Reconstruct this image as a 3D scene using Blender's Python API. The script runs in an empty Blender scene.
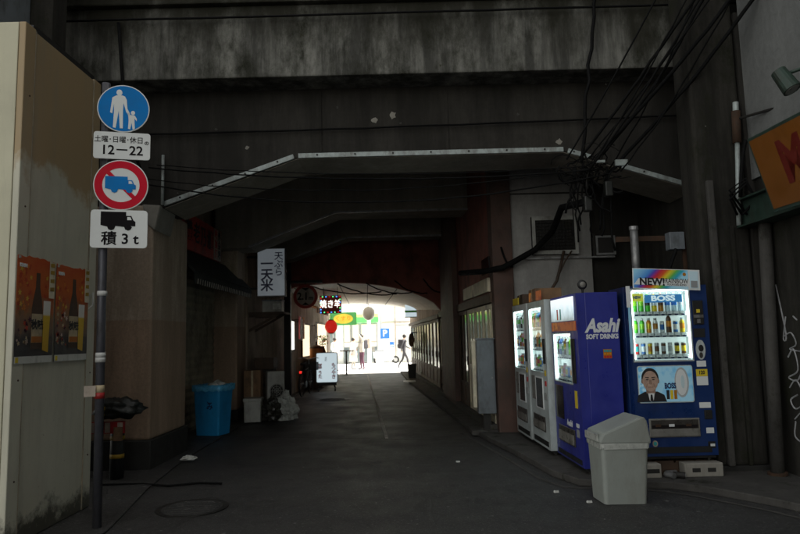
import bpy, bmesh, math, random
from mathutils import Matrix, Vector, noise as mnoise
random.seed(7)
R = math.radians
sc = bpy.context.scene
C = sc.collection

# ---------------------------------------------------------------- camera, sky, sun, exposure
EXPO = 2.35
G = 2.0 ** EXPO
cam = bpy.data.cameras.new('camera'); camo = bpy.data.objects.new('camera', cam); C.objects.link(camo)
cam.sensor_width = 36.0; cam.lens = 28.8; cam.clip_start = 0.05; cam.clip_end = 600
pit, rol = R(6.35), R(1.4)
fw = Vector((0, math.cos(pit), math.sin(pit))); up0 = Vector((0, -math.sin(pit), math.cos(pit))); r0 = Vector((1, 0, 0))
rv = r0 * math.cos(rol) - up0 * math.sin(rol); uv = up0 * math.cos(rol) + r0 * math.sin(rol)
camo.matrix_world = Matrix(((rv.x, uv.x, -fw.x, 0), (rv.y, uv.y, -fw.y, 0), (rv.z, uv.z, -fw.z, 1.5), (0, 0, 0, 1)))
cam.dof.use_dof = True; cam.dof.focus_distance = 6.4; cam.dof.aperture_fstop = 2.8
sc.camera = camo
SUN_EL, SUN_AZ = R(55), R(85)          # high sun from the right; corner building raised to keep it off here
w = bpy.data.worlds.new('World'); sc.world = w; w.use_nodes = True
nt = w.node_tree; bg = nt.nodes['Background']; sk = nt.nodes.new('ShaderNodeTexSky')
sk.sky_type = 'NISHITA'; sk.sun_disc = False; sk.sun_elevation = SUN_EL; sk.sun_rotation = SUN_AZ
hs = nt.nodes.new('ShaderNodeHueSaturation'); hs.inputs['Saturation'].default_value = .22     # thin white haze over the whole sky
tn_ = nt.nodes.new('ShaderNodeMix'); tn_.data_type = 'RGBA'; tn_.blend_type = 'MULTIPLY'; tn_.inputs[0].default_value = 1; tn_.inputs[7].default_value = (1.0, .97, .88, 1)
nt.links.new(sk.outputs[0], hs.inputs['Color']); nt.links.new(hs.outputs[0], tn_.inputs[6]); nt.links.new(tn_.outputs[2], bg.inputs[0]); bg.inputs[1].default_value = 0.06
sl = bpy.data.lights.new('sun', 'SUN'); sl.energy = 5.0; sl.angle = R(0.5); sl.color = (1, .95, .87)
so = bpy.data.objects.new('sun', sl); C.objects.link(so)
sd = Vector((math.sin(SUN_AZ) * math.cos(SUN_EL), math.cos(SUN_AZ) * math.cos(SUN_EL), math.sin(SUN_EL)))
so.rotation_euler = sd.to_track_quat('Z', 'Y').to_euler()
sc.view_settings.view_transform = 'Standard'; sc.view_settings.look = 'None'
sc.view_settings.exposure = EXPO; sc.view_settings.gamma = 1.0
sc.cycles.use_denoising = True
sc.cycles.max_bounces = 10; sc.cycles.diffuse_bounces = 6; sc.cycles.transparent_max_bounces = 12
sc.cycles.sample_clamp_indirect = 6

# ---------------------------------------------------------------- materials
MATS = {}
def newmat(name):
    m = bpy.data.materials.new(name); m.use_nodes = True
    return m, m.node_tree, m.node_tree.nodes['Principled BSDF']
def ramp(t, fac, stops):
    r = t.nodes.new('ShaderNodeValToRGB'); cr = r.color_ramp
    while len(cr.elements) < len(stops): cr.elements.new(.5)
    for e, (p, c) in zip(cr.elements, stops):
        e.position = p; e.color = (c, c, c, 1) if isinstance(c, (int, float)) else (*c, 1)
    t.links.new(fac, r.inputs[0]); return r.outputs[0]
def noise(t, scale, detail=5, rough=.6, stretch=None, dist=0):
    g = t.nodes.new('ShaderNodeNewGeometry'); mp = t.nodes.new('ShaderNodeMapping')
    t.links.new(g.outputs['Position'], mp.inputs[0])
    if stretch: mp.inputs['Scale'].default_value = stretch
    n = t.nodes.new('ShaderNodeTexNoise'); n.inputs['Scale'].default_value = scale
    n.inputs['Detail'].default_value = detail; n.inputs['Roughness'].default_value = rough
    n.inputs['Distortion'].default_value = dist
    t.links.new(mp.outputs[0], n.inputs['Vector']); return n.outputs['Fac']
def mix(t, fac, a, b, mode='MIX'):
    m = t.nodes.new('ShaderNodeMix'); m.data_type = 'RGBA'; m.blend_type = mode
    for i, v in ((0, fac), (6, a), (7, b)):
        if hasattr(v, 'node'): t.links.new(v, m.inputs[i])
        elif i == 0: m.inputs[0].default_value = v
        else: m.inputs[i].default_value = (*v, 1)
    return m.outputs[2]
def bump(t, b, h, strength=.3, dist=.01):
    n = t.nodes.new('ShaderNodeBump'); n.inputs['Strength'].default_value = strength; n.inputs['Distance'].default_value = dist
    t.links.new(h, n.inputs['Height']); t.links.new(n.outputs[0], b.inputs['Normal'])
def paint(name, c, rough=.5, metal=0, var=.25, scale=6, dirt=0, dirtc=(.03, .025, .018), bmp=0, spec=.5):
    """painted or plain surface: colour with patchy variation, optional dirt"""
    m, t, b = newmat(name)
    n = noise(t, scale, 6, .62)
    v = ramp(t, n, [(.3, tuple(x * (1 - var) for x in c)), (.7, tuple(min(1, x * (1 + var * .5)) for x in c))])
    if dirt:
        d = ramp(t, noise(t, scale * .6, 9, .72, (1, 1, .45)), [(.56 - dirt * .22, 0), (.80 - dirt * .1, 1)])
        v = mix(t, d, v, dirtc)
    t.links.new(v, b.inputs['Base Color'])
    rr = ramp(t, noise(t, scale * 2, 4), [(.3, max(.05, rough - .12)), (.7, min(1, rough + .12))])
    t.links.new(rr, b.inputs['Roughness'])
    b.inputs['Metallic'].default_value = metal; b.inputs['Specular IOR Level'].default_value = spec
    if bmp: bump(t, b, noise(t, scale * 8, 6, .7), bmp, .006)
    MATS[name] = m; return m
def concrete(name, c, dark=.35, streak=.7, moss=.0, bmp=.5, seed=0.0, chips=0.0):
    m, t, b = newmat(name)
    n1 = noise(t, .9 + seed, 6, .6); n2 = noise(t, 3.2 + seed, 9, .7, (1, 1, .12)); n3 = noise(t, 14, 8, .7)
    v = ramp(t, n1, [(.3, tuple(x * .7 for x in c)), (.7, c)])
    v = mix(t, ramp(t, n3, [(.35, .0), (.75, .5)]), v, tuple(x * 1.35 for x in c))
    v = mix(t, ramp(t, n2, [(.42, streak), (.62, 0)]), v, tuple(x * dark for x in c))
    if moss:
        ms = ramp(t, noise(t, 2.1 + seed, 10, .75, (1, 1, .55)), [(.56 - .1 * moss, 0), (.66, 1)])
        v = mix(t, ms, v, (.016, .017, .009))
        ms2 = ramp(t, noise(t, 5.3 + seed, 10, .8), [(.62, 0), (.7, 1)])
        v = mix(t, ms2, v, (.035, .035, .012))
    if name == 'band_concrete':                     # black moss runs down from the cornice in tongues
        g = t.nodes.new('ShaderNodeNewGeometry'); sp = t.nodes.new('ShaderNodeSeparateXYZ'); t.links.new(g.outputs['Position'], sp.inputs[0])
        a = t.nodes.new('ShaderNodeMath'); a.operation = 'MULTIPLY_ADD'; a.inputs[1].default_value = 2.6
        t.links.new(noise(t, 1.5, 8, .68, (1, 1, .35)), a.inputs[0]); t.links.new(sp.outputs['Z'], a.inputs[2])
        mr = t.nodes.new('ShaderNodeMapRange'); mr.inputs[1].default_value = 6.35; mr.inputs[2].default_value = 6.95; mr.inputs[4].default_value = .93; t.links.new(a.outputs[0], mr.inputs[0])
        v = mix(t, mr.outputs[0], v, (.022, .021, .014))
    if chips:
        cp = ramp(t, noise(t, 3.7 + seed, 3, .5), [(.80 - .06 * chips, 0), (.815 - .06 * chips, 1)])
        v = mix(t, cp, v, (.32, .31, .29))
    t.links.new(v, b.inputs['Base Color']); b.inputs['Roughness'].default_value = .9
    b.inputs['Specular IOR Level'].default_value = .25
    bump(t, b, n3, bmp, .012); MATS[name] = m; return m
def glow(name, c, s):
    """something that gives off light; s is its brightness in the finished picture"""
    m, t, b = newmat(name)
    b.inputs['Base Color'].default_value = (*[x * .4 for x in c], 1); b.inputs['Roughness'].default_value = .4
    b.inputs['Emission Color'].default_value = (*c, 1); b.inputs['Emission Strength'].default_value = s / G
    MATS[name] = m; return m
def flat(name, c, rough=.6):
    m, t, b = newmat(name); b.inputs['Base Color'].default_value = (*c, 1); b.inputs['Roughness'].default_value = rough
    MATS[name] = m; return m
def pane(name, tint=(.8, .85, .85), gl=.15):
    m, t, b = newmat(name); t.nodes.remove(b)
    tr = t.nodes.new('ShaderNodeBsdfTransparent'); tr.inputs[0].default_value = (*tint, 1)
    g = t.nodes.new('ShaderNodeBsdfGlossy'); g.inputs['Roughness'].default_value = .06
    fr_ = t.nodes.new('ShaderNodeLayerWeight'); fr_.inputs[0].default_value = .5; fr = t.nodes.new('ShaderNodeMapRange'); fr.inputs[3].default_value = .03; fr.inputs[4].default_value = .22; t.links.new(fr_.outputs['Facing'], fr.inputs[0])
    mx = t.nodes.new('ShaderNodeMixShader'); t.links.new(fr.outputs[0], mx.inputs[0])
    t.links.new(tr.outputs[0], mx.inputs[1]); t.links.new(g.outputs[0], mx.inputs[2])
    t.links.new(mx.outputs[0], t.nodes['Material Output'].inputs[0]); MATS[name] = m; return m
def bands(name, stops, axis='Z', lo=0, hi=1, rough=.5, wob=0.0, emit=0):
    """flat print: colour bands along one world or object axis"""
    m, t, b = newmat(name)
    tc = t.nodes.new('ShaderNodeTexCoord'); sp = t.nodes.new('ShaderNodeSeparateXYZ'); t.links.new(tc.outputs['Object'], sp.inputs[0])
    mr = t.nodes.new('ShaderNodeMapRange'); mr.inputs[1].default_value = lo; mr.inputs[2].default_value = hi
    src = sp.outputs[axis] if axis in 'XYZ' else None
    if axis == 'D':
        ad = t.nodes.new('ShaderNodeMath'); ad.operation = 'ADD'; ad.inputs[1].default_value = 0
        ad2 = t.nodes.new('ShaderNodeMath'); ad2.operation = 'SUBTRACT'
        t.links.new(sp.outputs['X'], ad2.inputs[0]); t.links.new(sp.outputs['Z'], ad2.inputs[1]); src = ad2.outputs[0]
    t.links.new(src, mr.inputs[0]); f = mr.outputs[0]
    if wob:
        ns = t.nodes.new('ShaderNodeTexNoise'); ns.inputs['Scale'].default_value = 9; ns.inputs['Detail'].default_value = 8
        t.links.new(tc.outputs['Object'], ns.inputs['Vector'])
        ma = t.nodes.new('ShaderNodeMath'); ma.operation = 'MULTIPLY_ADD'; ma.inputs[1].default_value = wob
        t.links.new(ns.outputs['Fac'], ma.inputs[0]); t.links.new(f, ma.inputs[2])
        mb = t.nodes.new('ShaderNodeMath'); mb.operation = 'SUBTRACT'; mb.inputs[1].default_value = wob * .5
        t.links.new(ma.outputs[0], mb.inputs[0]); f = mb.outputs[0]
    v = ramp(t, f, stops); t.links.new(v, b.inputs['Base Color']); b.inputs['Roughness'].default_value = rough
    if emit:
        t.links.new(v, b.inputs['Emission Color']); b.inputs['Emission Strength'].default_value = emit / G
    MATS[name] = m; return m

concrete('band_concrete', (.25, .245, .22), .2, .9, 1.0, .6)
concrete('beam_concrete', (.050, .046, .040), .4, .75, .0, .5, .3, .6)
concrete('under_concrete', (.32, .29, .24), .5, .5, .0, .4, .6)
concrete('grey_wall', (.36, .35, .335), .55, .45, 0, .35, .2)
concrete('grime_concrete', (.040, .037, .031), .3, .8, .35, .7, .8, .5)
concrete('rough_concrete', (.20, .205, .20), .6, .4, 0, .8, .4)
concrete('vault_concrete', (.84, .80, .73), .7, .3, 0, .4, .15)
concrete('kerb_concrete', (.085, .08, .074), .5, .5, .2, .6, .5)
concrete('block_concrete', (.34, .32, .28), .6, .4, 0, .5, .1)
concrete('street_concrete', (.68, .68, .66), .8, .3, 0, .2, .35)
paint('flare_tinted_wall', (.30, .095, .07), .85, 0, .4, 3, .4, bmp=.4)  # lens-flare red put into the wall's base colour
paint('plinth', (.022, .021, .019), .8, 0, .4, 5, .2, bmp=.4)
# two-tone pillar paint: a painted dado up to 1.78 m, plaster above
m, t, b = newmat('pillar_paint')
g = t.nodes.new('ShaderNodeNewGeometry'); sp = t.nodes.new('ShaderNodeSeparateXYZ'); t.links.new(g.outputs['Position'], sp.inputs[0])
st = ramp(t, sp.outputs['Z'], [(0, 0), (1, 1)]); gt = t.nodes.new('ShaderNodeMath'); gt.operation = 'GREATER_THAN'; gt.inputs[1].default_value = 1.80
t.links.new(sp.outputs['Z'], gt.inputs[0])
v = mix(t, gt.outputs[0], (.43, .29, .20), (.54, .43, .33))
v = mix(t, ramp(t, noise(t, 4, 9, .7, (1, 1, .2)), [(.45, .55), (.65, 0)]), v, (.19, .135, .09))
v = mix(t, ramp(t, noise(t, 40, 4, .7), [(.35, .35), (.6, 0)]), v, (.14, .11, .08))
t.links.new(v, b.inputs['Base Color']); b.inputs['Roughness'].default_value = .8
bump(t, b, noise(t, 70, 4, .7), .35, .006); MATS['pillar_paint'] = m
# asphalt with worn paint specks, patches and damp streaks
m, t, b = newmat('asphalt')
v = ramp(t, noise(t, .55, 6, .6), [(.3, (.030, .028, .027)), (.7, (.056, .053, .050))])
v = mix(t, ramp(t, noise(t, 240, 3, .6), [(.5, 0), (.75, .55)]), v, (.13, .13, .128))
v = mix(t, ramp(t, noise(t, 2.2, 8, .75), [(.50, 0), (.66, .75)]), v, (.018, .017, .016))
v = mix(t, ramp(t, noise(t, 60, 4, .7), [(.42, .6), (.62, 0)]), v, (.014, .013, .013))
v = mix(t, ramp(t, noise(t, 38, 3, .6), [(.58, 0), (.68, .7)]), v, (.15, .142, .135))
v = mix(t, ramp(t, noise(t, 17, 2, .5), [(.72, 0), (.735, .8)]), v, (.22, .21, .2))
v = mix(t, ramp(t, noise(t, .8, 9, .62, None, 1.5), [(.485, 0), (.5, .7), (.515, 0)]), v, (.015, .014, .013))
v = mix(t, ramp(t, noise(t, 5, 7, .8, (1, .25, 1)), [(.64, 0), (.72, .3)]), v, (.12, .115, .11))
t.links.new(v, b.inputs['Base Color'])
t.links.new(ramp(t, noise(t, 1.7, 6, .6), [(.3, .5), (.7, .72)]), b.inputs['Roughness'])
bump(t, b, noise(t, 70, 5, .75), .7, .010); MATS['asphalt'] = m

paint('road_paint', (.30, .285, .265), .8, 0, .4, 8, .35, (.07, .066, .062))
# hoarding: cream sheet, brown rust-wash above an uneven tide line, dirt at the foot
def hoard(name, c, wash):
    m, t, b = newmat(name)
    g = t.nodes.new('ShaderNodeNewGeometry'); sp = t.nodes.new('ShaderNodeSeparateXYZ'); t.links.new(g.outputs['Position'], sp.inputs[0])
    v = ramp(t, noise(t, 2, 6, .6), [(.3, tuple(x * .85 for x in c)), (.7, c)])
    if wash:
        a = t.nodes.new('ShaderNodeMath'); a.operation = 'MULTIPLY_ADD'; a.inputs[1].default_value = 1.1
        t.links.new(noise(t, 2.3, 5, .6), a.inputs[0]); t.links.new(sp.outputs['Z'], a.inputs[2])
        mr = t.nodes.new('ShaderNodeMapRange'); mr.inputs[1].default_value = 3.42; mr.inputs[2].default_value = 3.55; t.links.new(a.outputs[0], mr.inputs[0])
        v = mix(t, mr.outputs[0], v, (.40, .29, .16))
        v = mix(t, ramp(t, noise(t, 45, 4, .6), [(.66, 0), (.75, .5)]), v, (.14, .08, .04))
    v = mix(t, ramp(t, noise(t, 3.1, 9, .72, (1.5, 1.5, .2)), [(.5, 0), (.8, .55)]), v, tuple(x * .45 for x in c))
    a = t.nodes.new('ShaderNodeMath'); a.operation = 'MULTIPLY_ADD'; a.inputs[1].default_value = .75
    t.links.new(noise(t, 5, 9, .75), a.inputs[0]); t.links.new(sp.outputs['Z'], a.inputs[2])
    mr = t.nodes.new('ShaderNodeMapRange'); mr.inputs[1].default_value = .48; mr.inputs[2].default_value = .62; mr.inputs[3].default_value = .9; mr.inputs[4].default_value = 0
    t.links.new(a.outputs[0], mr.inputs[0]); v = mix(t, mr.outputs[0], v, (.03, .027, .018))
    v = mix(t, ramp(t, noise(t, 30, 5, .7), [(.70, 0), (.76, .7)]), v, (.06, .035, .02))
    t.links.new(v, b.inputs['Base Color']); b.inputs['Roughness'].default_value = .55
    bump(t, b, noise(t, 1.6, 2, .5), .25, .03); MATS[name] = m
hoard('hoarding_side', (.60, .575, .46), 1)
hoard('hoarding_front', (.58, .55, .40), 0)
paint('hoarding_rib', (.33, .28, .2), .5, 0, .3, 9, .4)
paint('pole_paint', (.085, .085, .10), .45, .3, .2, 10, .3)
paint('white_sign', (.74, .76, .75), .38, 0, .07, 4)
paint('sign_blue', (.004, .20, .58), .6, 0, .1, 6, spec=.15)
paint('sign_red', (.62, .008, .03), .6, 0, .1, 6, spec=.15)
paint('sign_black', (.012, .010, .012), .7, 0, .2, 6, spec=.1)
paint('steel', (.32, .32, .32), .45, .7, .2, 10, .3)
paint('strip_metal', (.42, .47, .46), .5, .2, .3, 14, .45, (.12, .10, .08))
paint('dark_steel', (.03, .028, .026), .55, .4, .3, 8, .3)
paint('black_rubber', (.012, .012, .012), .6, 0, .3, 10)
paint('cable_black', (.006, .006, .006), .8, 0, .3, 8, spec=.15)
paint('cable_grey', (.018, .017, .015), .8, 0, .3, 8, spec=.15)
paint('blue_body', (.028, .036, .27), .38, 0, .12, 3, .12, (.012, .012, .08))
paint('navy_body', (.008, .030, .125), .35, 0, .15, 3, .35, (.008, .01, .03))
paint('white_body', (.50, .55, .55), .4, 0, .1, 3, .4, (.2, .2, .18))
paint('dark_glass', (.018, .015, .016), .12, 0, .3, 4)
paint('smoke_plastic', (.05, .045, .04), .3, 0, .3, 6)
paint('flap_grey', (.22, .21, .19), .35, 0, .25, 9, .3)
paint('bin_grey', (.30, .32, .295), .5, 0, .08, 3, .3, (.20, .195, .165))
paint('blue_liner', (.10, .42, .70), .3, 0, .3, 14)
paint('blue_bin', (.015, .25, .54), .4, 0, .12, 5, .15, (.01, .12, .28))
paint('bag_clear', (.42, .43, .40), .3, 0, .25, 14)
paint('bag_black', (.03, .028, .022), .35, 0, .4, 12)
paint('cardboard', (.24, .14, .075), .85, 0, .25, 8, .3)
paint('wood_dark', (.085, .05, .03), .7, 0, .35, 6, .4)
paint('door_cream', (.74, .66, .49), .6, 0, .2, 6, .35, (.18, .14, .10))
paint('noren_orange', (.55, .20, .05), .7, 0, .2, 5)
paint('brown_dark', (.10, .055, .042), .75, 0, .35, 4, .4, bmp=.3)
paint('door_brown', (.19, .12, .08), .6, 0, .3, 6, .4)
paint('facade_plaster', (.38, .29, .22), .85, 0, .3, 3, .5, bmp=.3)
paint('ac_white', (.42, .42, .39), .5, 0, .15, 6, .5, (.12, .11, .09))
paint('util_grey', (.16, .18, .20), .5, .1, .15, 6, .3)
paint('shutter_metal', (.48, .46, .36), .5, .4, .3, 5, .5)
paint('red_sign', (.52, .05, .032), .6, 0, .25, 5, .4)
paint('awning_cloth', (.012, .016, .013), .8, 0, .3, 6, .2)
paint('awning_trim', (.6, .57, .5), .8, 0, .3, 6, .3)
paint('orange_sign', (.40, .13, .012), .5, 0, .15, 2, .3, (.2, .06, .008))
paint('amber_sign', (.20, .068, .008), .5, 0, .2, 2, .4, (.09, .03, .006))
paint('orange_letter', (.13, .012, .006), .5, 0, .2, 4)
paint('green_metal', (.035, .065, .05), .5, .2, .3, 8, .4)
paint('rust', (.07, .036, .02), .85, .2, .4, 12, .5)
paint('tarp', (.010, .011, .009), .5, 0, .3, 8)
paint('yellow_tape', (.42, .26, .02), .6, 0, .3, 8, .4)
paint('red_tape', (.42, .02, .02), .5, 0, .3, 8, .2)
paint('cream_tape', (.50, .40, .25), .6, 0, .2, 8, .3)
paint('white_tape', (.6, .6, .58), .6, 0, .1, 8, .2)
paint('limit_white', (.48, .40, .33), .6, 0, .2, 6, .3)
paint('limit_red', (.50, .045, .03), .6, 0, .2, 6, .3)
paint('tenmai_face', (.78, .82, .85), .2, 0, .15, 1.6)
MATS['tenmai_face'].node_tree.nodes['Principled BSDF'].inputs['Emission Color'].default_value = (.75, .85, .95, 1); MATS['tenmai_face'].node_tree.nodes['Principled BSDF'].inputs['Emission Strength'].default_value = .09 / G   # faint glow stands in for sky mirrored in the face
paint('tenmai_ink', (.20, .21, .34), .6, 0, .4, 12)
paint('paper_white', (.62, .62, .58), .7, 0, .1, 6, .1)
paint('graffiti', (.36, .36, .37), .6, 0, .4, 18, .35, (.05, .05, .05))
paint('skin', (.42, .25, .17), .5, 0, .1, 9)
paint('hair', (.018, .014, .012), .5, 0, .3, 9)
paint('cloth_white', (.62, .60, .56), .8, 0, .15, 9)
paint('cloth_beige', (.40, .37, .32), .8, 0, .15, 9)
paint('cloth_dark', (.035, .033, .04), .8, 0, .3, 9)
paint('cloth_maroon', (.075, .022, .045), .8, 0, .3, 9)
paint('shoe', (.03, .03, .03), .6, 0, .2, 9)
flat('print_white', (.72, .74, .74), .45); flat('print_black', (.015, .015, .017), .5)
flat('print_red', (.55, .03, .03), .5); flat('print_yellow', (.70, .52, .03), .5)
flat('print_navy', (.012, .02, .09), .5); flat('print_grey', (.28, .29, .30), .5)
glow('lit_white', (.86, 1, .97), .70); glow('lit_cool', (.84, .97, 1), .95); glow('tube_light', (.9, 1, .98), 22)
glow('tag_light', (.82, .92, .9), .28); glow('side_glow', (.86, 1, .97), .4); glow('lit_blue', (.08, .34, .75), .55); glow('lit_yellow', (.85, .85, .10), .6); glow('lit_sign', (.78, .93, 1), .62); glow('lit_warm', (1, .80, .5), 1.2); glow('lit_window', (1, .97, .88), 1.6)
glow('led_white', (1, .95, .85), 2.6); glow('led_red', (1, .03, .02), 1.0); glow('led_blue', (.05, .25, 1), 3); glow('led_green', (.1, 1, .25), 2.2)
glow('lantern_red', (1, .03, .02), .42); glow('lamp_bulb', (1, .75, .45), 2.5)
pane('glass'); pane('door_glass', (.85, .88, .82))
bands('mountain_print', [(0, (.30, .36, .36)), (.3, (.55, .68, .72)), (.55, (.75, .88, .93)), (.75, (.9, .97, 1)), (1, (.95, 1, 1))], 'Z', 1.545, 1.80, .4, .6, .8)
bands('autumn_band', [(0, (.15, .01, .01)), (.35, (.45, .06, .01)), (.6, (.55, .22, .03)), (.8, (.2, .03, .02)), (1, (.4, .1, .02))], 'X', -.4, .4, .4, 1.5, .22)
bands('sky_print', [(0, (.05, .28, .55)), (.35, (.13, .46, .70)), (.55, (.45, .68, .78)), (.7, (.12, .40, .66)), (1, (.3, .55, .7))], 'X', -.3, .34, .35, 1.6, .16)
bands('poster_autumn', [(0, (.012, .012, .014)), (.2, (.035, .03, .03)), (.34, (.16, .10, .07)), (.48, (.28, .13, .05)), (.6, (.46, .09, .015)), (.8, (.55, .12, .02)), (1, (.52, .08, .015))], 'Z', 0, .84, .45, .55)
bands('beer_print', [(0, (.55, .32, .01)), (.70, (.72, .48, .03)), (.74, (.75, .72, .65)), (1, (.8, .78, .72))], 'Z', .08, .50, .35)
RB = [(0, (.30, .62, .80)), (.2, (.06, .25, .62)), (.26, (.08, .05, .40)), (.33, (.50, .02, .05)), (.40, (.62, .10, .02)), (.46, (.66, .55, .03)), (.53, (.10, .42, .08)), (.60, (.02, .33, .48)), (.66, (.30, .62, .80)), (1, (.55, .72, .80))]
bands('rainbow_print', RB, 'D', -.42, .42, .35, 0, .06)
bands('rainbow_strip', RB, 'D', -1.0, .0, .4, .2, .03)
bands('store_green', [(0, (.1, .55, .12)), (.35, (.1, .55, .12)), (.4, (.7, .8, .2)), (.55, (.7, .8, .2)), (.6, (.75, .9, .75)), (1, (.8, .9, .8))], 'Z', 2.52, 3.42, .5, 0, .35)
m, t, b = newmat('hatch'); MATS['hatch'] = m
v = ramp(t, noise(t, 55, 3, .6), [(.35, (.12, .12, .12)), (.7, (.36, .36, .37))]); t.links.new(v, b.inputs['Base Color']); b.inputs['Roughness'].default_value = .7

# ---------------------------------------------------------------- mesh helpers
def setp(o, label=None, cat=None, group=None, kind=None):
    for k, v in (('label', label), ('category', cat), ('group', group), ('kind', kind)):
        if v: o[k] = v
    return o
def thing(name, label, cat, loc=(0, 0, 0), rz=0, group=None, rot=None):
    o = bpy.data.objects.new(name, None); C.objects.link(o); o.empty_display_size = .1
    o.location = loc; o.rotation_euler = rot or (0, 0, rz)
    return setp(o, label, cat, group)
def wm(o):
    return (wm(o.parent) if o.parent else Matrix()) @ o.matrix_basis
class MB:
    def __init__(s): s.v = []; s.f = []; s.m = []
    def add(s, vs, fs, mi=0):
        o = len(s.v); s.v += [tuple(v) for v in vs]; s.f += [tuple(i + o for i in f) for f in fs]; s.m += [mi] * len(fs); return s
    def box(s, x0, x1, y0, y1, z0, z1, mi=0):
        vs = [(x, y, z) for z in (z0, z1) for y in (y0, y1) for x in (x0, x1)]
        return s.add(vs, [(0, 2, 3, 1), (4, 5, 7, 6), (0, 1, 5, 4), (2, 6, 7, 3), (0, 4, 6, 2), (1, 3, 7, 5)], mi)
    def hexa(s, b, tp, mi=0):          # two quads, bottom and top
        return s.add(list(b) + list(tp), [(3, 2, 1, 0), (4, 5, 6, 7), (0, 1, 5, 4), (1, 2, 6, 5), (2, 3, 7, 6), (3, 0, 4, 7)], mi)
    def prism(s, poly, a0, a1, axis='Y', mi=0):
        def p(u, v, a): return {'Y': (u, a, v), 'X': (a, u, v), 'Z': (u, v, a)}[axis]
        n = len(poly); vs = [p(u, v, a0) for u, v in poly] + [p(u, v, a1) for u, v in poly]
        fs = [tuple(range(n)), tuple(range(2 * n - 1, n - 1, -1))] + [(i, i + n, (i + 1) % n + n, (i + 1) % n) for i in range(n)]
        return s.add(vs, fs, mi)
    def cyl(s, p0, p1, r0, r1=None, n=12, mi=0, caps=True):
        r1 = r0 if r1 is None else r1
        p0, p1 = Vector(p0), Vector(p1); d = (p1 - p0).normalized()
        a = d.orthogonal().normalized(); b = d.cross(a); vs = []
        for p, r in ((p0, r0), (p1, r1)):
            vs += [p + (a * math.cos(2 * math.pi * i / n) + b * math.sin(2 * math.pi * i / n)) * r for i in range(n)]
        fs = [(i, (i + 1) % n, (i + 1) % n + n, i + n) for i in range(n)]
        if caps: fs += [tuple(range(n - 1, -1, -1)), tuple(range(n, 2 * n))]
        return s.add(vs, fs, mi)
    def tube(s, pts, r, n=6, mi=0):
        pts = [Vector(p) for p in pts]; vs = []; a = None
        for i, p in enumerate(pts):
            d = (pts[min(i + 1, len(pts) - 1)] - pts[max(i - 1, 0)]).normalized()
            a = d.orthogonal().normalized() if a is None else (a - d * a.dot(d)).normalized()
            b = d.cross(a); rr = r[i] if isinstance(r, (list, tuple)) else r
            vs += [p + (a * math.cos(2 * math.pi * k / n) + b * math.sin(2 * math.pi * k / n)) * rr for k in range(n)]
        fs = [(j * n + k, j * n + (k + 1) % n, (j + 1) * n + (k + 1) % n, (j + 1) * n + k) for j in range(len(pts) - 1) for k in range(n)]
        fs += [tuple(range(n - 1, -1, -1)), tuple(range((len(pts) - 1) * n, len(pts) * n))]
        return s.add(vs, fs, mi)
    def lathe(s, prof, n=16, c=(0, 0), mi=None, mis=None):
        vs = []; k = len(prof)
        for i in range(n):
            a = 2 * math.pi * i / n
            vs += [(c[0] + r * math.cos(a), c[1] + r * math.sin(a), z) for r, z in prof]
        o = len(s.v); s.v += vs
        for i in range(n):
            j = (i + 1) % n
            for q in range(k - 1):
                s.f.append((o + i * k + q, o + j * k + q, o + j * k + q + 1, o + i * k + q + 1)); s.m.append(mis[q] if mis else (mi or 0))
        return s
    def ball(s, c, rx, ry, rz, nu=14, nv=9, jit=0, mi=0):
        vs = []; fs = []
        for j in range(nv + 1):
            th = math.pi * j / nv
            for i in range(nu):
                ph = 2 * math.pi * i / nu; k = 1 + random.uniform(-jit, jit)
                vs.append((c[0] + rx * k * math.sin(th) * math.cos(ph), c[1] + ry * k * math.sin(th) * math.sin(ph), c[2] + rz * k * math.cos(th)))
        for j in range(nv):
            for i in range(nu):
                fs.append((j * nu + i, (j + 1) * nu + i, (j + 1) * nu + (i + 1) % nu, j * nu + (i + 1) % nu))
        return s.add(vs, fs, mi)
    def lump(s, c, rx, ry, rz, amp=.2, freq=3, seed=0, nu=26, nv=16, mi=0, floor=None):
        vs = []; fs = []
        for j in range(nv + 1):
            th = math.pi * j / nv
            for i in range(nu):
                ph = 2 * math.pi * i / nu; d = Vector((math.sin(th) * math.cos(ph), math.sin(th) * math.sin(ph), math.cos(th)))
                k = 1 + amp * (mnoise.noise(d * freq + Vector((seed, 0, 0))) + .6 * abs(mnoise.noise(d * freq * 2.3 + Vector((0, seed, 3)))) + .35 * mnoise.noise(d * freq * 5))
                z = c[2] + rz * k * d.z; z = max(z, floor) if floor is not None else z
                vs.append((c[0] + rx * k * d.x, c[1] + ry * k * d.y, z))
        for j in range(nv):
            for i in range(nu): fs.append((j * nu + i, (j + 1) * nu + i, (j + 1) * nu + (i + 1) % nu, j * nu + (i + 1) % nu))
        return s.add(vs, fs, mi)
    def build(s, name, mats, parent=None, world=False, bev=0, smooth=False, label=None, kind=None):
        me = bpy.data.meshes.new(name); vs = s.v
        if parent is not None and world:
            iv = wm(parent).inverted(); vs = [iv @ Vector(v) for v in vs]
        me.from_pydata([tuple(v) for v in vs], [], s.f)
        mats = [mats] if isinstance(mats, str) else mats
        for x in mats: me.materials.append(MATS[x])
        me.polygons.foreach_set('material_index', s.m)
        bm = bmesh.new(); bm.from_mesh(me); bmesh.ops.remove_doubles(bm, verts=bm.verts, dist=1e-5)
        bmesh.ops.recalc_face_normals(bm, faces=bm.faces)
        if bev:
            ed = [e for e in bm.edges if len(e.link_faces) == 2 and e.calc_face_angle(0) > .6]
            bmesh.ops.bevel(bm, geom=ed, offset=bev, segments=2, profile=.6, affect='EDGES', clamp_overlap=True)
        bm.to_mesh(me); bm.free()
        if smooth: me.polygons.foreach_set('use_smooth', [True] * len(me.polygons))
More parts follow.
